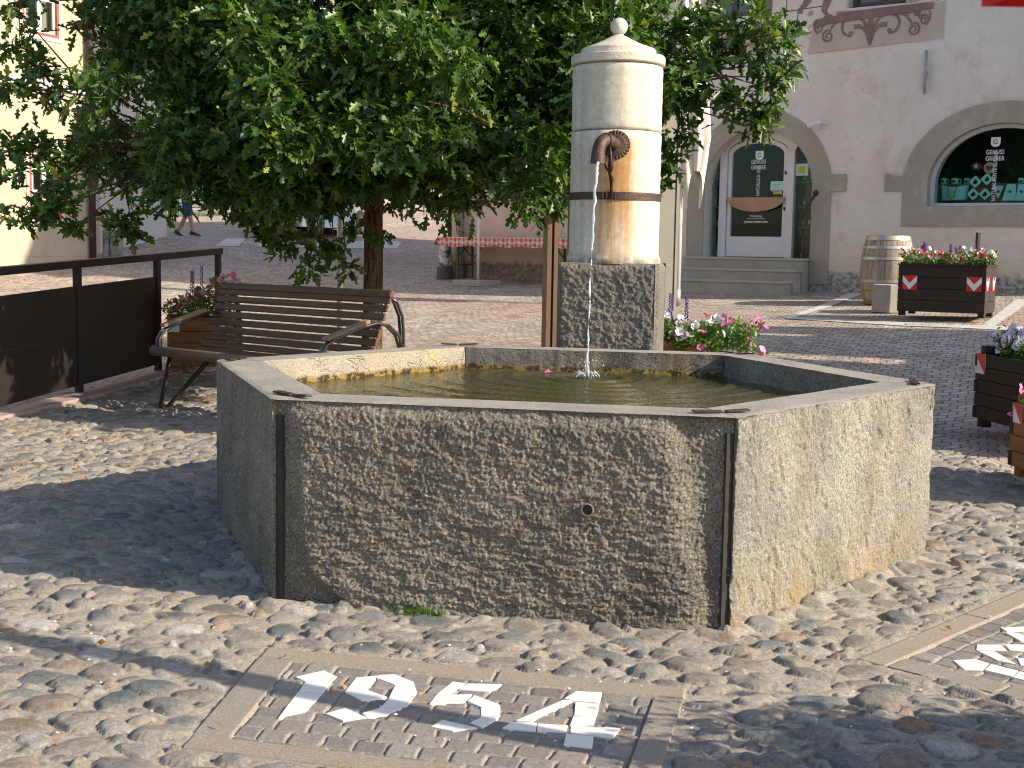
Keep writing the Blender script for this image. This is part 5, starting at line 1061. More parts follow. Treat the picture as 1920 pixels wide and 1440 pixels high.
def diag_plate(parent, x, z, s, y, left=True, rot=None):
    Mx = Matrix.Translation((x, y, z)) @ (rot or Matrix.Identity(4)); mb = MB(); mb.M = Mx; mb.prism([[(-s, -s), (s, -s), (s, s), (-s, s)]], -.003, 0, fx); o = mb.build('warning_plate', M['whiteref'], parent)
    mb = MB(); mb.M = Mx; P = [(-s, s), (s, s), (s, -s)] if left else [(-s, s), (s, s), (-s, -s)]; mb.prism([P], -.0055, -.0032, fx); mb.build('red_triangle', M['red'], o)
def planter(label, loc, az, w, d, h, leg, m, n=4, group='wooden flower planters', dove=False, plates=()):
    t = thing('flower_planter', label, 'planter', loc, az, group); ph = (h-leg)/n
    for i in range(n):
        z = leg+ph*(i+.5)
        for k, (cx, cy, dx, dy) in enumerate(((0, -d/2, w, .035), (0, d/2, w, .035), (-w/2+.0175, 0, .035, d-.07), (w/2-.0175, 0, .035, d-.07))):
            if k < 2 or not dove: dx2 = dx
            sy = -1 if k == 0 else 1
            mb = MB(); mb.box((cx, cy+(.0175 if k == 0 else -.0175 if k == 1 else 0), z), (dx, dy, ph-.004)); mb.build('board', m, t, bevel=.003)
    for sx in (-1, 1):
        for sy in (-1, 1):
            mb = MB(); mb.box((sx*(w/2-.045), sy*(d/2-.045-.022), (leg+h-.01)/2), (.07, .07, h-.01)); mb.build('leg', m, t)
    if not dove:
        mb = MB(); mb.prism([[(w/2+.012, d/2+.012), (-w/2-.012, d/2+.012), (-w/2-.012, -d/2-.012), (w/2+.012, -d/2-.012)], [(w/2-.04, d/2-.04), (w/2-.04, -d/2+.04), (-w/2+.04, -d/2+.04), (-w/2+.04, d/2-.04)]], h, h+.018); mb.build('rim', m, t)
    else:
        for i in range(n):
            if i % 2 == 0:
                for sx in (-1, 1):
                    mb = MB(); mb.box((sx*(w/2-.015), -d/2-.001, leg+ph*(i+.5)), (.034, .010, ph*.9)); mb.build('joint_end', M['wood_dark'], t)
    mb = MB(); mb.box((0, 0, h-.05), (w-.07, d-.07, .04)); mb.build('soil', M['soil'], t)
    return t
P1 = at(1762, 603, 15.2); gz = tz(P1.x, P1.y)
t = planter('big dark wooden planter with two red and white chevron plates by the barrel', (P1.x+.15, P1.y+.27, gz), R(-30), .98, .62, .635, .10, M['wood_dark'])
for x in (-.355, .365): chevron_plate(t, x, .435, .082, -.311)
for y in (-.22, .15): chevron_plate(t, .4915, .435, .078, y, Matrix.Rotation(math.pi/2, 4, 'Z'))
plants('petunia_bed', 'pink and white petunias with purple spikes filling the big dark planter', (P1.x+.15, P1.y+.27, gz+.60), R(-30), .92, .52, .20, (('whitep', .42), ('crimson', .38), ('pink', .05)), 4, 6, dens=1.3, rad=.024)
P2 = at(1290, 640, 9.35); gz = tz(P2.x, P2.y)
t = planter('flower planter of orange wood just behind the right side of the pillar', (P2.x-.06, P2.y+.2, gz), R(-10.5), .62, .42, .62, .10, M['wood_orange'], dove=True)
diag_plate(t, -.255, .555, .075, -.211, True)
plants('petunia_plant', 'white and pink petunias with blue spikes behind the pillar', (P2.x-.05, P2.y+.08, gz+.61), R(-10.5), .52, .36, .24, (('whitep', .66), ('crimson', .06)), 9, 4, dens=1.5, rad=.031)
plants('petunia_plant', 'bright pink petunias spilling over the right end of the planter behind the pillar', (P2.x+.33, P2.y+.05, gz+.60), R(-10.5), .20, .28, .27, (('pink', .42),), 13, 0, dens=1.2, rad=.030, spread=.10, trail=.5)
P3 = at(362, 690, 12.0); gz = tz(P3.x, P3.y)
t = planter('orange wooden planter with red and white corner plates behind the left end of the bench', (P3.x+.04, P3.y+.22, gz), R(-2), .55, .40, .52, .09, M['wood_orange'], n=4)
diag_plate(t, -.215, .46, .055, -.202, False); diag_plate(t, .205, .46, .055, -.202, False)
plants('petunia_plant', 'pink petunias and dark spikes between the fence end and the bench', (P3.x+.04, P3.y+.22, gz+.50), R(-2), .54, .36, .34, (('pink', .30), ('crimson', .12), ('lilac', .15)), 21, 4, dens=1.4, rad=.028, tall=lambda u: .45+.9*u)
P4 = at(1829, 690, 9.55); gz = tz(P4.x+.3, P4.y-.4); P4.x += .14*.49+.99*.31-.36; P4.y += -.99*.49+.14*.31-.10
t = planter('dark wooden planter with white petunias cut by the right edge', (P4.x+.36, P4.y+.10, gz), R(-82), .98, .62, .60, .13, M['wood_dark'], n=5, dove=True)
diag_plate(t, -.415, .53, .072, -.312, True); diag_plate(t, .30, .53, .075, -.312, False)
plants('petunia_plant', 'pale lilac petunias in the dark planter at the right edge', (P4.x+.36, P4.y+.10, gz+.57), R(-82), .80, .45, .20, (('lilac', .7),), 31, 0, dens=1.5, rad=.036)
P5 = at(1889, 900, 7.8); P5.x += .07*.40+1.0*.31-.36; P5.y += -1.0*.40+.07*.31-.10
t = planter('orange dovetailed wooden planter nearest the right edge of the picture', (P5.x+.36, P5.y+.10, .012), R(-86), .80, .62, .50, .12, M['wood_orange'], n=4, dove=True)
diag_plate(t, -.31, .44, .055, -.312, True)
plants('petunia_plant', 'deep pink petunias trailing over the orange planter at the right edge', (P5.x+.36, P5.y+.10, .49), R(-86), .70, .5, .16, (('pink', .5),), 41, 0, dens=1.0, rad=.036, trail=.6)
# planter and plants added out of view only for the shade they throw
t = planter('wooden planter added out of frame to throw shade at the lower right', (2.42, 2.93, .01), R(8), .95, .80, .66, .08, M['wood_orange'])
plants('petunia_plant', 'leafy flowers added on the unseen planter to throw leafy shade', (2.36, 2.93, .64), R(8), .95, .7, .24, (('pink', .2),), 51, 0, dens=1.4, spread=.12)
# ---------------- barrel, tub, post
B = at(1668, 577, 17.3); gz = tz(B.x, B.y)
t = thing('wine_barrel', 'weathered oak barrel with steel hoops against the white wall', 'barrel', (B.x, B.y+.2, gz))
def br(z): q = (z-.45)/.45; return .345-.075*q*q
mb = MB(); mb.lathe([(br(0)-.02, 0)]+[(br(z), z) for z in np.linspace(0, .90, 19)]+[(br(.9)-.022, .90), (br(.9)-.03, .87)], 52); mb.build('staves', M['barrel'], t, smooth=True, angle=50)
hoop = simple('hoop_steel', (.50, .49, .46), (.40, .36, .30), sc=7, rough=.45, metal=.55); rh = simple('rusty_hoop', (.28, .15, .05), (.36, .22, .08), sc=12, rough=.7)
for z, h, m in ((.868, .055, hoop), (.745, .035, hoop), (.60, .038, hoop), (.305, .038, hoop), (.18, .035, rh), (.03, .045, rh)):
    mb = MB(); mb.lathe([(br(z-h/2)+.003, z-h/2), (br(z-h/2)+.0055, z-h/2), (br(z)+.0062, z), (br(z+h/2)+.0055, z+h/2), (br(z+h/2)+.003, z+h/2)], 52, cap=False); mb.build('hoop', m, t, smooth=True, angle=40)
mb = MB()
for z in (.868, .745):
    for a in (-.9, -.98, -1.06): mb.lathe([(.006, 0), (.004, .004)], 8, (0, 0, 0)); mb.v[-16:] = [(x+(br(z)+.006)*math.cos(a), y+(br(z)+.006)*math.sin(a), z+zz) for x, y, zz in mb.v[-16:]]
mb.build('rivet', hoop, t)
T = at(1672, 590, 16.3); gz = tz(T.x, T.y)
t = thing('concrete_tub', 'six sided grey concrete tub in front of the barrel', 'tub', (T.x+.06, T.y+.2, gz))
mb = MB(); hexo = [(.27*math.cos(a+.12), .27*math.sin(a+.12)) for a in np.arange(6)*math.pi/3]; hexi = [(.22*math.cos(a+.12), .22*math.sin(a+.12)) for a in np.arange(6)*math.pi/3]
mb.prism([hexo, hexi], .0, .345); mb.prism([[(x*.96, y*.96) for x, y in hexi]], .05, .20); mb.build('shell', M['concrete'], t, bevel=.01)
T = at(1831, 500, 17.2); gz = tz(T.x, T.y)
t = thing('black_post', 'slim black metal post behind the chevron planter', 'post', (T.x, T.y, gz)); zt = at(1831, 436, 17.2).z-gz
mb = MB(); mb.box((0, 0, zt/2), (.045, .045, zt), R(20)); mb.build('shaft', M['black'], t, bevel=.003); mb = MB(); mb.box((0, 0, .008), (.14, .14, .016), R(20)); mb.build('foot_plate', M['black'], t)
# ---------------- information stele behind the pillar
A = at(1031, 560, 11.9); Bq = at(1262, 560, 12.25); gz = min(tz(A.x, A.y), tz(Bq.x, Bq.y)); az = math.atan2(Bq.y-A.y, Bq.x-A.x); Wd = (Bq-A).length
t = thing('information_board', 'tall grey information board with bronze edge post behind the fountain pillar', 'sign board', (A.x, A.y, gz), az)
H_ = at(1245, 215, 12.2).z-gz
mb = MB(); mb.bx((.17, 0, .06), (Wd, .05, H_)); mb.build('panel', M['board'], t, bevel=.004)
mb = MB(); mb.bx((-.045, -.03, -.03), (.0, .09, H_)); mb.build('post', M['board_brown'], t, bevel=.003); mb = MB(); mb.bx((.03, .0, -.03), (.07, .06, H_)); mb.build('post', M['board_brown'], t, bevel=.003)
mb = MB(); mb.bx((.0, .02, .0), (.03, .05, H_-.02)); mb.build('gap_shade', M['black'], t); mb = MB(); mb.bx((Wd+.002, -.01, -.03), (Wd+.03, .06, H_)); mb.build('end_cap', M['board'], t)  # gap strip is black to stand in for shade between the posts
# ---------------- grey sign pole, closed parasols, beer table
Gp = at(637, 560, 14.0); gz = tz(Gp.x, Gp.y); t = thing('sign_pole', 'thin galvanised pole rising behind the bench', 'pole', (Gp.x, Gp.y, gz))
mb = MB(); mb.tube([(0, 0, -.02), (0, 0, 2.6)], .031, 16); mb.build('shaft', M['galv'], t, smooth=True); mb = MB(); mb.tube([(0, 0, 2.6), (0, 0, 2.62)], [.034, .02], 16); mb.build('pole_cap', M['black'], t)
U = at(1269, 548, 18.0); gz = tz(U.x, U.y); t = thing('closed_parasol', 'folded cream parasol on a white pole left of the shop door', 'parasol', (U.x, U.y, gz))
mb = MB(); mb.tube([(0, 0, 0), (0, 0, 4.8)], .047, 16); mb.build('pole', M['white'], t, smooth=True); mb = MB(); mb.tube([(0, 0, 0), (0, 0, .22)], .055, 16); mb.build('pole_foot', M['galv'], t, smooth=True)
mb = MB(); vs = []; nr, nz_ = 64, 34
for j in range(nz_):
    q = j/(nz_-1); z = 4.75-q*2.95; base = .07+.16*q**.7 if q < .86 else .07+.16*.9*(1-(q-.86)/.14*.7)
    for k in range(nr):
        a = 2*math.pi*k/nr; fold = 1+.42*abs(math.sin(a*4+q*.9))-.2+.10*math.sin(a*3+q*5); hang = (.50*max(0, math.sin(a*2+.5))**2)*max(0, q-.8)/.2
        vs.append((.10*q+base*fold*math.cos(a)+.08*q, base*fold*math.sin(a)*.9, z-hang))
mb.add(vs, [(j*nr+k, j*nr+(k+1) % nr, (j+1)*nr+(k+1) % nr, (j+1)*nr+k) for j in range(nz_-1) for k in range(nr)]+[tuple(range(nr))]); mb.build('canopy', M['cream_cloth'], t, smooth=True)
mb = MB(); mb.tube([(.14+.19*math.cos(a), .17*math.sin(a), 2.42-.02*math.cos(a)) for a in np.linspace(0, 2*math.pi, 24)], .013, 6); mb.build('tie_strap', simple('gold_strap', (.40, .26, .08), rough=.7), t)
t = standing('parasol_stand', 'white pole standing in a flat concrete base before the salmon wall', 'parasol stand', s=-4.42, d=-.95, z=tz(-.2, 21.9))
p = t.location; t.location.z = tz(p.x, p.y)
mb = MB(); mb.bx((-.30, -.30, -.02), (.28, .28, .075)); mb.build('base_slab', M['concrete'], t, bevel=.008); mb = MB(); mb.bx((-.25, -.02, .075), (.0, .02, .10)); mb.tube([(-.04, .0, .07), (-.04, 0, .36)], .03, 10); mb.build('socket', M['board_brown'], t)
mb = MB(); mb.tube([(0, 0, .07), (0, 0, 1.25)], .021, 12); mb.build('pole', M['white'], t, smooth=True)
t = standing('beer_table', 'long folding beer table with green legs against the salmon wall', 'table', s=-4.0, d=-.42, z=0); p = t.location; t.location.z = tz(p.x, p.y)-.01
TZ = .755; mb = MB(); mb.bx((-1.45, -.25, TZ-.03), (1.1, .25, TZ)); mb.build('table_top', M['wood_orange'], t)
gm = simple('green_steel', (.03, .10, .06), (.02, .06, .04), rough=.5)
for x in (-1.1, .8):
    for y in (-.20, .20):
        mb = MB(); mb.box((x, y, (TZ-.03)/2), (.035, .035, TZ-.03)); mb.build('leg', gm, t)
    mb = MB(); mb.tube([(x, -.2, .42), (x, .2, TZ-.05)], .011, 6); mb.tube([(x, .2, .42), (x, -.2, TZ-.05)], .011, 6); mb.tube([(x, -.2, .30), (x, .2, .30)], .010, 6); mb.tube([(x, -.2, .03), (x, .2, .03)], .013, 6); mb.tube([(x, .15, .32), (x+.35, .15, TZ-.05)], .009, 6); mb.build('cross_brace', gm, t)
c = standing('tablecloth', 'red and white check cloth on the beer table', 'tablecloth', s=-4.0, d=-.42, z=t.location.z+TZ)
mb = MB(); vs = []; nx = 90; ys = [(-.262, -.15), (-.262, -.10), (-.262, -.05), (-.258, .004), (0, .005), (.262, .004), (.262, -.1)]
for i in range(nx):
    x = -1.50+2.65*i/(nx-1)
    for y, z in ys: vs.append((x, y+(.012*math.sin(i*1.1) if z < -.02 else 0)*(1 if y < 0 else -1), z+(.01*math.sin(i*.35) if z < -.12 else 0)))
k = len(ys); mb.add(vs, [(i*k+j, (i+1)*k+j, (i+1)*k+j+1, i*k+j+1) for i in range(nx-1) for j in range(k-1)]); 
mb.add([(-1.50, -.262, .004), (-1.50, .262, .004), (-1.56, .26, -.12), (-1.58, -.262, -.13)], [(0, 1, 2, 3)])
o_ = mb.build('cloth', M['checks'], c, norm=False, smooth=False); sm = o_.modifiers.new('s', 'SOLIDIFY'); sm.thickness = .004
t = standing('corner_stone', 'rounded guard stone with flaking white paint at the corner of the shop house', 'guard stone', s=-5.66, d=-.26, z=0); p = t.location; t.location.z = tz(p.x, p.y)-.03
def lumpy(name, parent, rx, ry, h, m, seed, nr=40, nz=30, top=.35):
    V = np.zeros((nz, nr, 3))
    for j in range(nz):
        q = j/(nz-1); sc_ = (1-.28*q) if q < 1-top else (1-.28*q)*math.sqrt(max(0, 1-((q-(1-top))/top)**2))
        for k in range(nr):
            a = 2*math.pi*k/nr; n_ = 1+.16*float(fbm(math.cos(a)*1.5+seed+q*3, math.sin(a)*1.5+q*2, 3, seed)); V[j, k] = (rx*sc_*n_*math.cos(a), ry*sc_*n_*math.sin(a), h*q)
    V = V.reshape(-1, 3); F = np.array([(j*nr+k, j*nr+(k+1) % nr, (j+1)*nr+(k+1) % nr, (j+1)*nr+k) for j in range(nz-1) for k in range(nr)]); return npmesh(name, V, F, m, parent)
def paintstone():
    m = NM('flaking_paint_stone'); x, y, z = m.xyz(); n1 = m.ramp(m.noise(9, 6, .7), [(.44, 0.), (.52, 1.)]); zz = m.ramp(m.math('ADD', z, m.math('MULTIPLY', m.noise(7, 4), .15)), [(.30, 0.), (.38, 1.)])
    col = m.mix(m.math('MULTIPLY', n1, zz), (.10, .095, .09), (.70, .67, .62)); return m.pbr(col, .9, 0, m.bump(m.noise(12, 5), .4, .02))
lumpy('stone', t, .15, .15, .66, paintstone(), 3)
# ================================================================== LEFT HOUSE AND STREET
LO = Vector((-8.54, 22.0, 0)); LAZ = math.atan2(.894, .448)
lh = thing('cream_house', 'sunlit cream house with red framed windows at the left edge', 'house', LO, LAZ)
def lx(x, y, h): return (x, h, y)
w1 = rect(.70, 1.74, 1.34, 2.88); w2 = rect(.62, 4.85, 1.36, 6.3); w3 = rect(-2.6, 1.74, -1.9, 2.88); w4 = rect(-2.6, 4.85, -1.9, 6.3)
mb = MB(); mb.prism([[(2.19, 1.68), (2.19, 11), (-9, 11), (-9, 1.68)], w1, w2, w3, w4], 0, .4, lx); mb.build('wall', M['house_cream'], lh)
mb = MB(); mb.prism([[(2.20, .3), (2.20, 1.68), (-9, 1.68), (-9, .3)]], -.02, .4, lx); mb.build('ashlar_base', M['ashlar'], lh)
mb = MB(); mb.bx((-9, .41, .3), (2.19, 8, 11)); mb.build('side_wall', M['house_white'], lh)
mb = MB(); mb.bx((-9, -.06, 3.93), (2.25, -.003, 4.05)); mb.build('cornice', M['white'], lh, bevel=.01)
mb = MB(); mb.bx((-9.2, -.6, 11), (2.8, 8.4, 11.3)); mb.build('roof', bpy.data.materials['roof_tiles'], lh)
redf = simple('red_brown_frame', (.42, .10, .045), (.34, .08, .04), rough=.6)
for h in (w1, w2, w3, w4):
    x1, z0 = h[0]; x0, z1 = h[2]; mb = MB(); 
    mb.prism([rect(x0-.10, z0-.10, x1+.10, z1+.08), rect(x0-.035, z0-.035, x1+.035, z1+.035)], -.014, -.003, lx); s_ = mb.build('window', M['house_white'], lh)
    mb = MB(); mb.prism([rect(x0-.035, z0-.035, x1+.035, z1+.035), rect(x0+.015, z0+.015, x1-.015, z1-.015)], -.012, .08, lx); mb.build('red_frame', redf, s_)
    mb = MB(); xm = (x0+x1)/2; zm = z0+(z1-z0)*.40; zn = z0+(z1-z0)*.72
    for a, b in (((x0+.015, .03, z0+.015), (x0+.07, .07, z1-.015)), ((x1-.07, .03, z0+.015), (x1-.015, .07, z1-.015)), ((xm-.045, .025, z0+.015), (xm+.045, .065, z1-.015)), ((x0+.07, .03, z0+.015), (x1-.07, .07, z0+.075)), ((x0+.07, .03, z1-.075), (x1-.07, .07, z1-.015)), ((x0+.07, .035, zm-.02), (x1-.07, .065, zm+.02)), ((x0+.07, .035, zn-.02), (x1-.07, .065, zn+.02))): mb.bx(a, b)
    mb.build('sash', M['white'], s_); mb = MB(); mb.bx((x0+.05, .05, z0+.05), (x1-.05, .055, z1-.05)); mb.build('pane', M['glass_pale'], s_)
    mb = MB(); mb.bx((x0+.05, .16, z0), (x0+.22, .19, z1)); mb.bx((x1-.22, .16, z0), (x1-.05, .19, z1)); mb.build('curtain', simple('net_curtain', (.5, .45, .33), (.42, .38, .28), rough=.9), s_)
p = LO+Matrix.Rotation(LAZ, 3, 'Z') @ Vector((2.02, -.10, 0)); t = thing('brown_drainpipe', 'dark brown drainpipe on the corner of the cream house', 'drainpipe', (p.x, p.y, tz(p.x, p.y)), LAZ)
mb = MB(); mb.tube([(0, 0, 0), (0, 0, 9)], .06, 12); mb.build('pipe', simple('brown_pipe', (.085, .045, .04), rough=.5), t, smooth=True); mb = MB(); mb.box((0, .07, 2.2), (.03, .1, .03)); mb.build('bracket', M['iron'], t)
def house(label, x0, x1, Y, dep, top, m, wins, az=0., name='townhouse', roofc='roof_tiles', winc=None):
    t = thing(name, label, 'house', (x0, Y, 0), az); L = x1-x0; holes = [rect(a, b, a+c, b+d) for a, b, c, d in wins]
    mb = MB(); mb.prism([[(L, -.5), (L, top), (0, top), (0, -.5)]]+holes, 0, .3, fx); mb.build('wall', m, t)
    mb = MB(); mb.bx((0, .31, -.5), (L, dep, top)); mb.build('side_wall', m, t); mb = MB(); mb.add([(-.4, -.5, top), (L+.4, -.5, top), (L+.4, dep+.5, top), (-.4, dep+.5, top), (.5, dep/2, top+2.2), (L-.5, dep/2, top+2.2)], [(0, 1, 5, 4), (1, 2, 5), (2, 3, 4, 5), (3, 0, 4), (0, 3, 2, 1)]); mb.build('roof', bpy.data.materials[roofc], t)
    for a, b, c, d in wins:
        w_ = MB(); w_.prism([rect(a-.09, b-.09, a+c+.09, b+d+.09), rect(a, b, a+c, b+d)], -.02, -.003, fx); wo_ = w_.build('window', M['white'], t)
        g = MB(); g.bx((a+.002, .14, b+.002), (a+c-.002, .16, b+d-.002)); g.build('pane', M['glass_win'], wo_); f = MB(); f.bx((a+c/2-.03, .11, b), (a+c/2+.03, .139, b+d)); f.bx((a, .11, b+d*.6), (a+c/2-.03, .139, b+d*.6+.05)); f.bx((a+c/2+.03, .11, b+d*.6), (a+c, .139, b+d*.6+.05)); f.build('sash', M['white'], wo_)
    return t
house('narrow pale grey house next to the cream house corner', -16.5, -8.17, 26.2, 5, 9, M['house_white'], [(5.5, 5.2, .8, 1.3)], name='grey_house')
house('white house at the far end of the street on the left', -14.5, -9.3, 42, 8, 12, M['house_white'], [(.8, 4.2, .9, 1.4), (2.9, 4.2, .9, 1.4), (.8, 7.4, .9, 1.4), (2.9, 7.4, .9, 1.4)])
house('cream house with pale blue windows behind the parked car', -9.2, -4.6, 46, 8, 13, M['house_cream'], [(.7, 4.6, .9, 1.5), (2.4, 4.6, .9, 1.5), (.7, 7.8, .9, 1.5), (2.4, 7.8, .9, 1.5)])
house('pink house behind the tree trunk', -4.5, 6.0, 54, 9, 15, M['house_pink'], [(1., 5.6, 1, 1.6), (3.2, 5.6, 1, 1.6), (5.4, 5.6, 1, 1.6), (1., 9., 1, 1.6), (3.2, 9., 1, 1.6), (5.4, 9., 1, 1.6)])
# low dark stone wall with grass, red sign and guard stone by the cream house
Wp = at(288, 401, 38.0); We = at(440, 395, 40.5); g0 = tz(Wp.x, Wp.y); az = math.atan2(We.y-Wp.y, We.x-Wp.x)
t = thing('stone_wall', 'low wall of large dark stone blocks beyond the walking person', 'wall', (Wp.x, Wp.y, g0), az); rn = random.Random(5); bm_ = simple('dark_block', (.17, .165, .16), (.11, .11, .105), sc=5, rough=.9, bump=.5)
L = (We-Wp).length; mb = MB(); x = 0
while x < L-.1:
    w_ = rn.uniform(.55, .85); 
    for z in (-.15, .27, .60): mb.box((x+w_/2, 0, z+.19), (w_-.02, .4, .31 if z > 0 else .40))
    x += w_
mb.build('blocks', bm_, t, bevel=.02)
Sg = at(213, 395, 36.0); t = thing('red_notice_board', 'red and pink board on legs at the end of the cream house', 'notice board', (Sg.x, Sg.y, tz(Sg.x, Sg.y)))
mb = MB(); mb.bx((-.10, -.02, .30), (.12, .02, 1.25)); mb.build('panel', simple('pink_poster', (.70, .45, .42), (.6, .3, .35), rough=.6), t); mb = MB(); mb.bx((-.14, -.03, .0), (-.102, .03, 1.35)); mb.build('red_post', M['red'], t); mb = MB(); mb.bx((.122, -.03, .0), (.155, .03, 1.3)); mb.build('white_post', M['white'], t)
Sg = at(211, 474, 25.0); t = thing('guard_stones', 'weathered pale stone pillars at the foot of the cream house corner', 'guard stone', (Sg.x, Sg.y, tz(Sg.x, Sg.y)-.05))
mb = MB(); mb.box((-.10, 0, .30), (.14, .22, .60), .1); mb.box((.09, -.03, .29), (.20, .22, .58), -.05); mb.build('stones', M['stone_old'], t, bevel=.03)
# ---------------- walking person
def person():
    F = ground(350, 443); t0 = F; D = F.y; px1 = 0.405/ (2475/ D) if 0 else 0
    sc_ = (D/FPX)*(447-300)/1.72*1.0 if 0 else .98
    t = thing('person', 'person in blue shorts and grey trainers walking across the street', 'person', (F.x, F.y, F.z), 0)
    t.scale = (sc_,)*3
    def skin(name, V, E, Rd, m, root=0, lv=2):
        me = bpy.data.meshes.new(name); me.from_pydata(V, E, []); o = mkobj(name, me, m, t); md = o.modifiers.new('skin', 'SKIN'); sv = me.skin_vertices[0].data
        for i, r in enumerate(Rd): sv[i].radius = (r, r) if not isinstance(r, tuple) else r; sv[i].use_root = (i == root)
        md.use_smooth_shade = True; s = o.modifiers.new('sub', 'SUBSURF'); s.levels = lv; s.render_levels = lv; return o
    sk = simple('skin', (.52, .30, .21), (.46, .26, .18), rough=.6)
    V = [(0, 0, .93), (0, 0, 1.08), (0, 0, 1.30), (0, 0, 1.44), (.0, 0, 1.50), (.015, 0, 1.60), (.02, 0, 1.68),
         (0, -.09, .88), (.10, -.09, .50), (.02, -.10, .30), (.19, -.10, .07) , (0, .09, .88), (-.04, .09, .50), (-.13, .09, .30), (-.24, .09, .11),
         (0, -.18, 1.40), (-.12, -.24, 1.13), (-.22, -.22, .93), (-.25, -.22, .84), (0, .18, 1.40), (.10, .24, 1.14), (.22, .22, 1.0), (.26, .21, .93)]
    V[9] = (.15, -.10, .30)
    E = [(0, 1), (1, 2), (2, 3), (3, 4), (4, 5), (5, 6), (0, 7), (7, 8), (8, 9), (9, 10), (0, 11), (11, 12), (12, 13), (13, 14), (3, 15), (15, 16), (16, 17), (17, 18), (3, 19), (19, 20), (20, 21), (21, 22)]
    Rd = [.13, .125, .15, .10, .055, .10, .085, .095, .060, .058, .036, .095, .060, .058, .036, .055, .040, .028, .036, .055, .040, .028, .036]
    skin('body', V, E, Rd, sk)
    skin('shorts', [(0, 0, 1.0), (0, 0, .92), (0, -.09, .86), (.12, -.09, .46), (0, .09, .86), (-.05, .09, .46)], [(0, 1), (1, 2), (2, 3), (1, 4), (4, 5)], [.15, .16, .125, .10, .125, .10], simple('blue_shorts', (.015, .10, .42), (.01, .07, .32), rough=.8))
    skin('shirt', [(0, 0, .98), (0, 0, 1.15), (0, 0, 1.33), (0, 0, 1.42), (0, -.18, 1.40), (-.07, -.22, 1.24), (0, .18, 1.40), (.06, .22, 1.24)], [(0, 1), (1, 2), (2, 3), (3, 4), (4, 5), (3, 6), (6, 7)], [.15, .145, .165, .12, .075, .062, .075, .062], simple('pink_shirt', (.62, .42, .40), (.55, .36, .36), rough=.9))
    mb = MB(); mb.lathe([(.001, .09), (.07, .085), (.098, .05), (.104, .0), (.09, -.05)], 20, (.01, 0, 1.66), cap=False); mb.build('hair', simple('dark_hair', (.04, .025, .015), rough=.8), t, smooth=True)
    gs = simple('grey_trainer', (.075, .08, .10), (.05, .05, .07), rough=.7); ws = simple('trainer_sole', (.45, .45, .45), rough=.7)
    for x, y, z, rx in ((.17, -.10, .035, R(8)), (-.27, .09, .055, R(28))):
        a = MB(); Mx = Matrix.Translation((x, y, z)) @ Matrix.Rotation(rx, 4, 'Y')
        a.M = Mx; vs = []; prof = [(-.07, .035, .07), (-.05, .04, .10), (.0, .042, .10), (.07, .045, .065), (.14, .048, .045), (.19, .035, .03), (.205, .015, .015)]
        for px_, w_, h_ in prof:
            for k in range(10): an = 2*math.pi*k/10; vs.append((px_, w_*math.cos(an), max(-.01, h_*.5+h_*.55*math.sin(an))))
        a.add(vs, [(i*10+k, i*10+(k+1) % 10, (i+1)*10+(k+1) % 10, (i+1)*10+k) for i in range(len(prof)-1) for k in range(10)]+[tuple(range(10)), tuple(range(60, 70))]); sh = a.build('shoe', gs, t, smooth=True)
        b = MB(); b.M = Mx; b.prism([[(-.075, -.036), (.14, -.048), (.205, -.02), (.205, .02), (.14, .048), (-.075, .036)]], -.03, -.008); b.build('sole', ws, sh)
    # hands: palm with five separate curled fingers
    for (wx, wy, wz), sg in (((-.25, -.22, .84), -1), ((.26, .21, .93), 1)):
        h = MB(); h.box((wx, wy, wz-.045), (.03, .075, .085)); 
        for k in range(4): yy = wy-.028+.019*k; ln = (.060, .070, .066, .05)[k]; h.tube([(wx, yy, wz-.085), (wx+.006*sg, yy, wz-.085-ln*.5), (wx+.022, yy, wz-.085-ln)], [.009, .0085, .007], 6)
        h.tube([(wx+.01, wy-.035, wz-.03), (wx+.03, wy-.055, wz-.06), (wx+.035, wy-.05, wz-.085)], [.011, .010, .008], 6); h.build('hand', sk, t, smooth=True)
person()
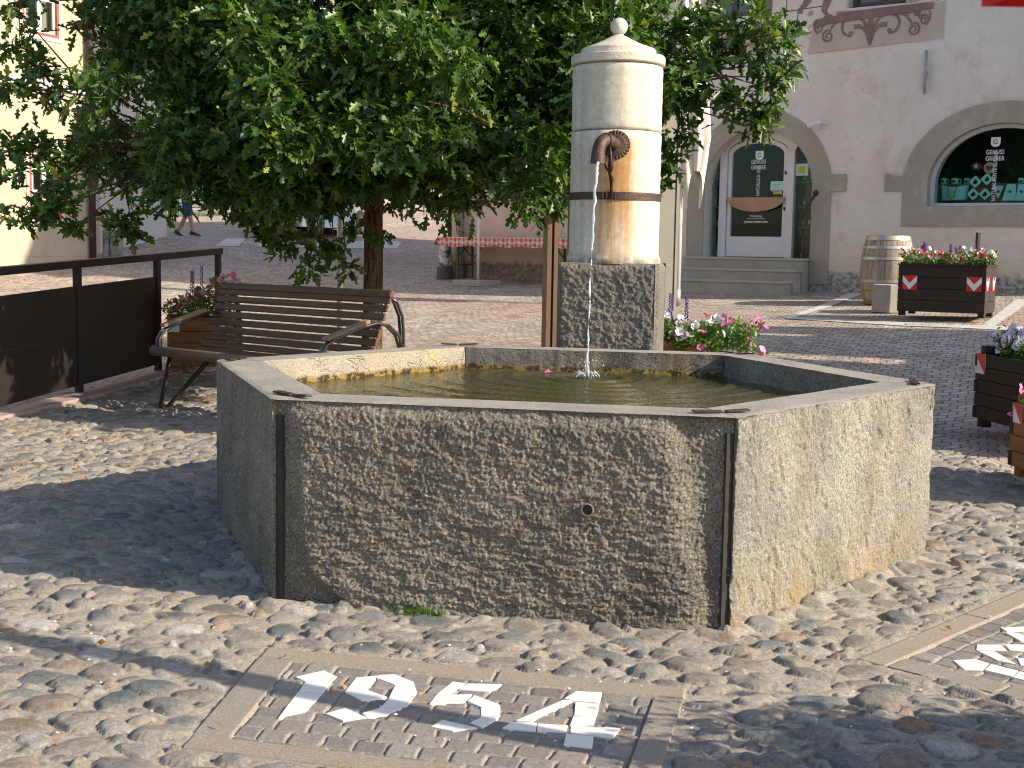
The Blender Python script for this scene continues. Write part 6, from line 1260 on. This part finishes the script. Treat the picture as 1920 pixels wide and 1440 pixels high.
# ---------------- parked car (front towards us, seen through the leaves)
def car():
    F = ground(600, 455); az = math.atan2(-1, -.33)      # heading
    t = thing('parked_car', 'silver grey hatchback facing the camera behind the tree', 'car', (F.x-.55, F.y+2.1, tz(F.x-.5, F.y+2.)), az)
    paint = simple('silver_paint', (.36, .35, .34), (.33, .32, .31), sc=3, rough=.25, metal=.6); dk = M['black']; rub = simple('tyre', (.02, .02, .02), rough=.8)
    # sections along x (front +), each: x, half width bottom, half width belt, z bottom, z belt
    top = [(-2.05, .55, .62), (-1.98, .72, .95), (-1.5, .80, 1.0), (-.6, .83, .98), (.55, .83, .95), (.95, .80, .90), (1.55, .74, .78), (1.95, .66, .62), (2.08, .55, .48)]
    mb = MB(); vs = []; n = 12
    for x, wv, zb in top:
        for k in range(n):
            q = k/(n-1); a = math.pi*q; y = -math.cos(a)*wv*(1.0 if .1 < q < .9 else 1.02); z = .22+(zb-.22)*min(1, math.sin(a)**.35*1.0) if 0 < k < n-1 else .20
            vs.append((x, y*(1.06-.06*(z-.2)), z))
    mb.add(vs, [(i*n+k, i*n+k+1, (i+1)*n+k+1, (i+1)*n+k) for i in range(len(top)-1) for k in range(n-1)]+[tuple(range(n)), tuple(range((len(top)-1)*n, len(top)*n))]); mb.build('body', paint, t, smooth=True, angle=50)
    cab = [(-1.9, .60, 1.0, 1.04), (-1.55, .58, .98, 1.36), (-1.0, .60, .96, 1.46), (.0, .60, .95, 1.48), (.35, .58, .93, 1.42), (1.05, .66, .86, .90)]
    mb = MB(); vs = []
    for x, wt_, zb, zt in cab: vs += [(x, -.78, zb-.03), (x, -wt_, zt), (x, wt_, zt), (x, .78, zb-.03)]
    mb.add(vs, [(i*4+k, i*4+k+1, (i+1)*4+k+1, (i+1)*4+k) for i in range(len(cab)-1) for k in range(3)]+[(0, 1, 2, 3), (20, 21, 22, 23)]); mb.build('windows', simple('car_glass', (.03, .05, .07), (.02, .03, .05), rough=.04, spec=1.), t)
    mb = MB(); mb.add([(-1.55, -.60, 1.37), (-1.0, -.61, 1.475), (.0, -.61, 1.495), (.33, -.59, 1.435), (-1.55, .60, 1.37), (-1.0, .61, 1.475), (.0, .61, 1.495), (.33, .59, 1.435)], [(0, 1, 5, 4), (1, 2, 6, 5), (2, 3, 7, 6)]); o = mb.build('roof', paint, t); s = o.modifiers.new('s', 'SOLIDIFY'); s.thickness = .02
    mb = MB(); 
    for sy in (-1, 1):
        mb.tube([(1.05, sy*.72, .88), (.35, sy*.60, 1.43)], .028, 6); mb.tube([(-.45, sy*.79, .94), (-.50, sy*.61, 1.46)], .03, 6); mb.tube([(-1.75, sy*.74, 1.0), (-1.5, sy*.60, 1.38)], .05, 6)
    mb.build('pillar', paint, t)
    for x in (1.30, -1.25):
        for sy in (-1, 1):
            mb = MB(); mb.lathe([(.22, -.10), (.31, -.10), (.325, -.06), (.325, .06), (.31, .10), (.22, .10)], 28); mb.v = [(x+a, sy*.78+c, .32+b) for a, b, c in mb.v]; w_ = mb.build('wheel', rub, t, smooth=True, angle=40)
            mb = MB()
            for k in range(7): an = k*2*math.pi/7; mb.box((x+.10*math.cos(an), sy*.885, .32+.10*math.sin(an)), (.20, .012, .045), M=Matrix.Rotation(-an, 4, 'Y'))
            mb.lathe([(.205, 0), (.225, 0), (.225, .012), (.205, .012)], 28); mb.v[-112:] = [(x+a, sy*.885+c*sy, .32+b) for a, b, c in mb.v[-112:]]; mb.build('rim', M['steel'], w_)
            mb = MB(); mb.lathe([(.345, 0), (.375, 0), (.375, .02), (.345, .02)], 28); mb.v = [(x+a, sy*.845+c*sy, .33+b) for a, b, c in mb.v]; mb.build('wheel_arch', dk, t)
    for sy in (-1, 1):
        mb = MB(); mb.lathe([(.001, 0), (.09, .01), (.12, .03), (.09, .05), (.001, .06)], 20); mb.v = [(1.80+c, sy*.55+a*1.2, .62+b*.7) for a, b, c in mb.v]; mb.build('headlight', simple('headlight_glass', (.6, .65, .7), rough=.1, spec=1.), t, smooth=True)
        mb = MB(); mb.box((.85, sy*.92, .98), (.10, .16, .11)); mb.build('mirror', paint, t, bevel=.03)
    mb = MB(); mb.box((2.03, 0, .42), (.06, .9, .10)); mb.box((2.0, 0, .62), (.06, .5, .06)); mb.build('grille', dk, t); mb = MB(); mb.box((2.085, 0, .50), (.015, .50, .11)); mb.build('number_plate', M['whiteref'], t)
car()
# ================================================================== OUT OF FRAME: blocks added to throw shade across the square from the right
sd_ = Vector((math.cos(SUN_AZ), math.sin(SUN_AZ))); pd_ = Vector((-sd_.y, sd_.x))
def shade_block(label, p0, p1, q, top, m):
    a = sd_*q+pd_*p0; t = thing('townhouse', label, 'house', (a.x, a.y, 0), math.atan2(pd_.y, pd_.x)); L = p1-p0  # added block, shaped for the shade it throws; no such house is known
    mb = MB(); mb.bx((0, -4, -.3), (L, 0, top)); mb.build('wall', m, t); mb = MB(); mb.bx((-.02, -4.1, top), (L+.02, .12, top+.12)); mb.build('roof', bpy.data.materials['roof_tiles'], t)
    mb = MB(); mb.bx((L*.3, .001, .8), (L*.3+.7, .03, 1.9)); mb.build('window', M['glass_win'], t)
shade_block('plain block added out of frame to throw shade, nearest part', 9.75, 12.8, 6.0, 4.7, M['house_cream'])
shade_block('plain block added out of frame to throw shade, lower middle part', 12.8, 13.12, 6.0, 3.8, M['house_white'])
shade_block('plain block added out of frame to throw shade, tall part', 13.12, 14.4, 6.0, 5.7, M['house_pink'])
shade_block('plain block added out of frame to throw shade, lower far part', 14.4, 14.58, 6.0, 4.5, M['house_white'])
shade_block('plain block added out of frame to throw shade, far end', 14.58, 15.25, 6.0, 5.6, M['house_cream'])
# unseen slanted pole added for the long thin shade across the date mosaic
t = thing('leaning_shade_pole', 'slanted pole added out of frame to throw a band of shade', 'parasol', (2.4, 2.5, 0)); mb = MB(); mb.tube([(0, 0, 0), (-1.06, .99, 2.5)], .06, 14); mb.build('pole', M['galv'], t, smooth=True); mb = MB(); mb.lathe([(.3, 0), (.3, .06), (.05, .10)], 24); mb.build('base_plate', M['concrete'], t)
# red parasol whose corner dips into the top right of the picture
def red_parasol():
    c = at(1840, 12, 1.8); t = thing('red_parasol', 'red parasol whose edge dips into the top right corner', 'parasol', (c.x+.9, c.y-.8, 0)); cx, cy, cz = c.x-t.location.x, c.y-t.location.y, c.z
    pts = [(cx, cy), (cx+1.7, cy+.16), (cx+1.8, cy-1.6), (cx+.12, cy-1.75)]; mx = sum(p[0] for p in pts)/4; my = sum(p[1] for p in pts)/4; mb = MB(); vs = [(mx, my, cz+.45)]; n = 24; ring_ = []
    for i in range(4):
        a, b = Vector(pts[i]), Vector(pts[(i+1) % 4])
        for k in range(n): q = k/n; p = a.lerp(b, q); ring_.append((p.x, p.y, .008*math.sin(q*math.pi)))
    N = len(ring_); vs += [(x, y, cz+.05) for x, y, s in ring_]+[(x, y, cz+s) for x, y, s in ring_]
    mb.add(vs, [(0, 1+k, 1+(k+1) % N) for k in range(N)]+[(1+k, 1+(k+1) % N, 1+N+(k+1) % N, 1+N+k) for k in range(N)]); o = mb.build('canopy', simple('red_canvas', (.55, .015, .02), (.45, .01, .015), rough=.8), t, norm=False); s = o.modifiers.new('s', 'SOLIDIFY'); s.thickness = .012
    mb = MB(); mb.tube([(mx, my, 0), (mx, my, cz+.46)], .02, 12); mb.build('pole', M['white'], t, smooth=True)
red_parasol()
# ================================================================== OAK
def oak():
    base = Vector((-1.25, 11.55, 0)); gz = tz(base.x, base.y); rs = np.random.RandomState(17)
    t = thing('oak_tree', 'broad leafy oak with low hanging dark green crown behind the bench', 'tree', (base.x, base.y, gz-.03))
    # lowest edge of the crown along the photograph (x, y); used to lay out boughs
    EX = [-200, 0, 60, 150, 200, 240, 300, 350, 400, 450, 480, 520, 560, 600, 640, 680, 730, 780, 850, 900, 950, 980, 1020, 1060, 1230, 1260, 1290, 1330, 1360, 1400, 1450, 1470, 1500]
    EY = [250, 225, 250, 330, 385, 415, 362, 350, 352, 385, 425, 435, 415, 430, 425, 395, 395, 410, 425, 395, 405, 380, 410, 395, 300, 300, 262, 215, 225, 215, 200, 150, 100]
    clumps = []; tries = 0
    while len(clumps) < 780 and tries < 60000:
        tries += 1; px = rs.uniform(-260, 1480); D = rs.normal(11.4, 1.25)
        if not 9.3 < D < 14.2: continue
        py = rs.uniform(-560, 440); r = rs.uniform(.20, .34)
        if px < 130 or px > 1215: r = rs.uniform(.12, .22)
        rp = r*FPX/D; lim = np.interp(px, EX, EY)
        if py+rp*.85 > lim: continue
        p = at(px, py, D)
        if p.z > 5.6: continue
        # keep within an overall crown and out of the pillar
        e = ((p.x+1.1)/4.2)**2+((p.y-11.5)/2.9)**2
        if e > 1.05: continue
        if px > 1215 and rs.rand() > (.30 if px < 1290 else .15): continue
        if px < 170 and rs.rand() > .14: continue
        if 170 <= px < 300 and rs.rand() > .42: continue
        if py < 0 and rs.rand() > .55: continue
        if abs(px-700) < 45 and py > 260 and D < 11.6: continue
        if (px-405)**2/22**2+(py-160)**2/25**2 < 2.2 or (px-320)**2/30**2+(py-238)**2/26**2 < 2. or (px-1010)**2/20**2+(py-200)**2/20**2 < 1.6: continue
        clumps.append((p, r, 1.))
    extra = [(30, 405, 9.6, .09), (72, 400, 9.6, .10), (95, 392, 9.6, .11), (128, 372, 9.7, .15), (110, 335, 9.8, .12), (140, 425, 9.7, .08), (20, 320, 9.9, .12), (60, 275, 9.9, .15), (15, 275, 10, .12), (110, 290, 10, .14), (160, 300, 10, .16), (20, 160, 10, .15), (70, 120, 10.2, .16), (100, 170, 10.2, .16),
             (225, 415, 10., .14), (250, 432, 10., .10), (600, 470, 10.6, .10), (580, 505, 10.6, .09), (625, 460, 10.6, .08), (648, 500, 10.6, .07), (545, 460, 10.7, .11), (510, 440, 10.8, .12), (665, 430, 10.8, .09), (715, 440, 11.0, .07), (480, 400, 10.5, .14), (1010, 395, 10.4, .12), (985, 370, 10.4, .12), (1035, 380, 10.3, .10),
             (1245, 285, 10.2, .13), (1262, 310, 10.2, .10), (1240, 340, 10.3, .08), (1420, 240, 10.1, .13), (1400, 205, 10.1, .12), (1445, 205, 10, .10), (1380, 190, 10, .11), (1350, 165, 10, .12), (1310, 120, 10, .14), (1440, 165, 9.9, .12), (1455, 70, 9.9, .13), (1465, 145, 9.9, .08), (1415, 40, 10, .16), (1370, 70, 10, .15), (1340, 110, 10.1, .12), (1300, 180, 10.2, .14), (1260, 200, 10.2, .14), (1330, 30, 10.2, .18), (1280, 60, 10.2, .2), (1400, 100, 10.1, .13), (1430, 120, 10., .1), (1290, 250, 10.2, .1)]
    extra += [(rs.uniform(300, 980), rs.uniform(255, 365), rs.uniform(9.5, 10.5), rs.uniform(.16, .26)) for _ in range(34)]+[(rs.uniform(400, 900), rs.uniform(40, 280), rs.uniform(8.6, 9.4), rs.uniform(.15, .25)) for _ in range(30)]
    for px, py, D, r in extra: clumps.append((at(px, py, D), r, 1.25))
    # trunk and boughs
    def world_trunk(z): return Vector((base.x+.012*math.sin(z*1.7)+.01*z, base.y+.02*math.sin(z*1.1), z))
    mb = MB(); zs = np.linspace(gz-.1, 5.0, 34); mb.tube([world_trunk(z)-Vector((base.x, base.y, gz-.03)) for z in zs], [max(.03, .092-.008*(z-gz)+.035*math.exp(-(z-gz+.1)*6)) for z in zs], 20)
    off = Vector((base.x, base.y, gz-.03)); cl = [c for c in clumps]; P = np.array([tuple(c[0]) for c in cl])
    # main boughs by clustering on direction
    nb = 22; bough_ends = P[rs.choice(len(P), nb, replace=False)]
    for it in range(6):
        d = ((P[:, None]-bough_ends[None])**2).sum(-1); a = d.argmin(1)
        for k in range(nb):
            if (a == k).any(): bough_ends[k] = P[a == k].mean(0)
    for k in range(nb):
        e = Vector(bough_ends[k]); h = min(4.6, max(1.75+.2*rs.rand(), e.z-.2-.22*(Vector((e.x, e.y))-Vector((base.x, base.y))).length)); s = world_trunk(h); m1 = s.lerp(e, .35)+Vector((0, 0, .18)); m2 = s.lerp(e, .7)+Vector((rs.normal(0, .05), rs.normal(0, .05), .14))
        bp = [s, m1, m2, e]; L = (e-s).length; pts = []
        for i in range(9): q = i/8; pts.append(s*(1-q)**3+m1*3*q*(1-q)**2+m2*3*q*q*(1-q)+e*q**3)
        mb.tube([p-off for p in pts], [.010+.034*(1-i/8)*min(1, L/3) for i in range(9)], 7)
        for i in np.where(a == k)[0]:
            c = Vector(P[i]); j = rs.randint(4, 9); q = pts[j]; mid = q.lerp(c, .5)+Vector((rs.normal(0, .05), rs.normal(0, .05), .06)); mb.tube([q-off, mid-off, c-off], [.011, .007, .003], 5)
    mb.build('trunk', M['bark'], t, smooth=True)
    # foliage: twigs radiating in each clump, lobed leaves along them
    half = np.array([(0.0, .0), (.10, .045), (.20, .05), (.27, .17), (.36, .19), (.38, .09), (.50, .11), (.60, .27), (.72, .24), (.72, .12), (.82, .13), (.90, .16), (1.0, .06), (1.03, .0)])
    nh = len(half); C = []; D = []; Nn = []; SZ = []
    for p, r, dn in cl:
        rs_ = rs; vol = (r/.27)**2; nt_ = int(30*vol*dn)+5
        c = np.array(tuple(p))
        for k in range(nt_):
            d = rs_.normal(0, 1, 3); d[2] = d[2]*.7+.05; d /= np.linalg.norm(d); o = c+rs_.normal(0, r*.27, 3); L = r*rs_.uniform(.5, 1.05)
            nl = rs_.randint(3, 6)
            for i in range(nl):
                q = (i+.6)/nl; b = o+d*L*q; dd = d*.8+rs_.normal(0, .75, 3); dd[2] -= .28; dd /= np.linalg.norm(dd)
                up = np.array([.30, -.25, .95])+rs_.normal(0, .55, 3); C.append(b); D.append(dd); Nn.append(up); SZ.append(rs_.uniform(.082, .138))
    C = np.array(C); D = np.array(D); Nn = np.array(Nn); SZ = np.array(SZ)[:, None]; S_ = np.cross(Nn, D); S_ /= np.linalg.norm(S_, axis=1, keepdims=True); N_ = np.cross(D, S_); n = len(C)
    bend = rs.uniform(-.25, .35, (n, 1)); fold = rs.uniform(.15, .55, (n, 1)); V = np.zeros((n, nh*2-2, 3))
    for j in range(nh):
        x, y = half[j]; base_ = C+D*SZ*x-N_*SZ*bend*x*x
        V[:, j] = base_+S_*SZ*y+N_*SZ*y*fold
        if 0 < j < nh-1: V[:, nh-1+j] = base_-S_*SZ*y+N_*SZ*y*fold
    # two halves sharing base and tip
    A = list(range(nh)); B_ = [nh-1]+[nh-1+j for j in range(nh-2, 0, -1)]+[0]; o = (np.arange(n)*(nh*2-2))[:, None]
    F = np.concatenate([o+np.array(A)[None], o+np.array(B_)[None]], 0)
    print('leaves', n); npmesh('crown', V.reshape(-1, 3)-np.array(tuple(off)), F, M['leaf'], t, smooth=False)
oak()
# ================================================================== SMALL LITTER AND GRASS
def litter():
    rs = np.random.RandomState(8); n = 420; X = []
    while len(X) < n:
        if rs.rand() < .7: x, y = rs.uniform(-3.4, -1.2), rs.uniform(7.2, 11)
        else: x, y = rs.uniform(-2.2, 3.0), rs.uniform(3.3, 7)
        if math.hypot(x-HX, y-HY) < 1.75: continue
        X.append((x, y, tz(x, y)+.030))
    C = np.array(X); D = rs.normal(0, 1, (n, 3)); D[:, 2] *= .25; V, F = leaves_np(C, D, rs.uniform(.012, .045, n), rs.uniform(.003, .012, n), 5); m = leafmat('dry_leaf', (.30, .12, .04), (.42, .24, .10), (.55, .42, .12))
    tag(npmesh('fallen_leaves', V, F, m, smooth=False), 'small dry brown leaves scattered over the cobbles', 'fallen leaves', kind='stuff')
    n = 150; C = []
    while len(C) < n:
        x, y = rs.uniform(-1.8, 2.6), rs.uniform(3.5, 5.2)
        if math.hypot(x-HX, y-HY) > 1.8: C.append((x, y, tz(x, y)+.026))
    mb = MB()
    for c in C:
        q = rs.uniform(.002, .006); s = Vector((q*rs.uniform(.6, 1.8), q, q*.7)); c = Vector(c); mb.add([c+Vector((s.x, 0, 0)), c-Vector((s.x, 0, 0)), c+Vector((0, s.y, 0)), c-Vector((0, s.y, 0)), c+Vector((0, 0, s.z)), c-Vector((0, 0, s.z))], [(0, 2, 4), (2, 1, 4), (1, 3, 4), (3, 0, 4), (2, 0, 5), (1, 2, 5), (3, 1, 5), (0, 3, 5)])
    tag(mb.build('white_crumbs', M['white']), 'tiny white crumbs strewn in front of the trough', 'crumbs', kind='stuff')
    def grass(pts, label, hmin, hmax, seed, n):
        rs = np.random.RandomState(seed); k = rs.randint(0, len(pts)-1, n); q = rs.rand(n, 1); P = np.array([tuple(p) for p in pts]); C = P[k]*(1-q)+P[k+1]*q; C[:, :2] += rs.normal(0, .012, (n, 2)); C[:, 2] = [tz(a, b)+.012 for a, b in C[:, :2]]; D = rs.normal(0, .55, (n, 3)); D[:, 2] = 1
        V, F = leaves_np(C, D, rs.uniform(hmin, hmax, n), np.full(n, .0022), seed); tag(npmesh('grass', V, F, M['grass'], smooth=False), label, 'grass', kind='stuff')
    a = ground(738, 1160); b = ground(830, 1166); grass([a, a.lerp(b, .35), a.lerp(b, .7), b], 'green grass tufts at the foot of the front slab', .02, .065, 3, 420)
    a = ground(1275, 546); b = ground(1530, 552); grass([a, b], 'moss and grass along the foot of the entrance steps', .01, .03, 4, 500)
    a = ground(1690, 612); b = ground(1850, 612); grass([a, b], 'grass growing in joints under the chevron planter', .01, .04, 6, 160)
    a = at(300, 398, 37.7); b = at(440, 394, 40.2); grass([a, b], 'grass strip below the dark stone wall', .05, .15, 7, 700)
    # bright oak leaf and red petals
    def single(px, py, m, label, nm, cat, s=.05, z=None):
        g = ground(px, py) if z is None else at(px, py, z); rs = np.random.RandomState(int(px)); t = []
        V, F = leaves_np(np.array([(g.x, g.y, g.z+.03)]*3), np.array([(1, .2, .3), (-.6, 1, .2), (-.5, -.8, .3)]), np.full(3, s), np.full(3, s*.4), 3); o = npmesh(nm, V, F, m, smooth=False); tag(o, label, cat)
    single(130, 780, M['grass'], 'bright yellow green fallen leaf on the cobbles left of the bench', 'fallen_leaf', 'leaf')
    g = at(1026, 691, 7.35); V, F = leaves_np(np.array([(g.x, g.y, WL+.004)]*4), np.array([(1, .2, .3), (-.6, 1, .2), (-.5, -.8, .3), (.3, .5, .9)]), np.full(4, .03), np.full(4, .012), 3); tag(npmesh('floating_petal', V, F, M['pink'], smooth=False), 'pink petals floating in the basin near the back slab', 'petal')
litter()
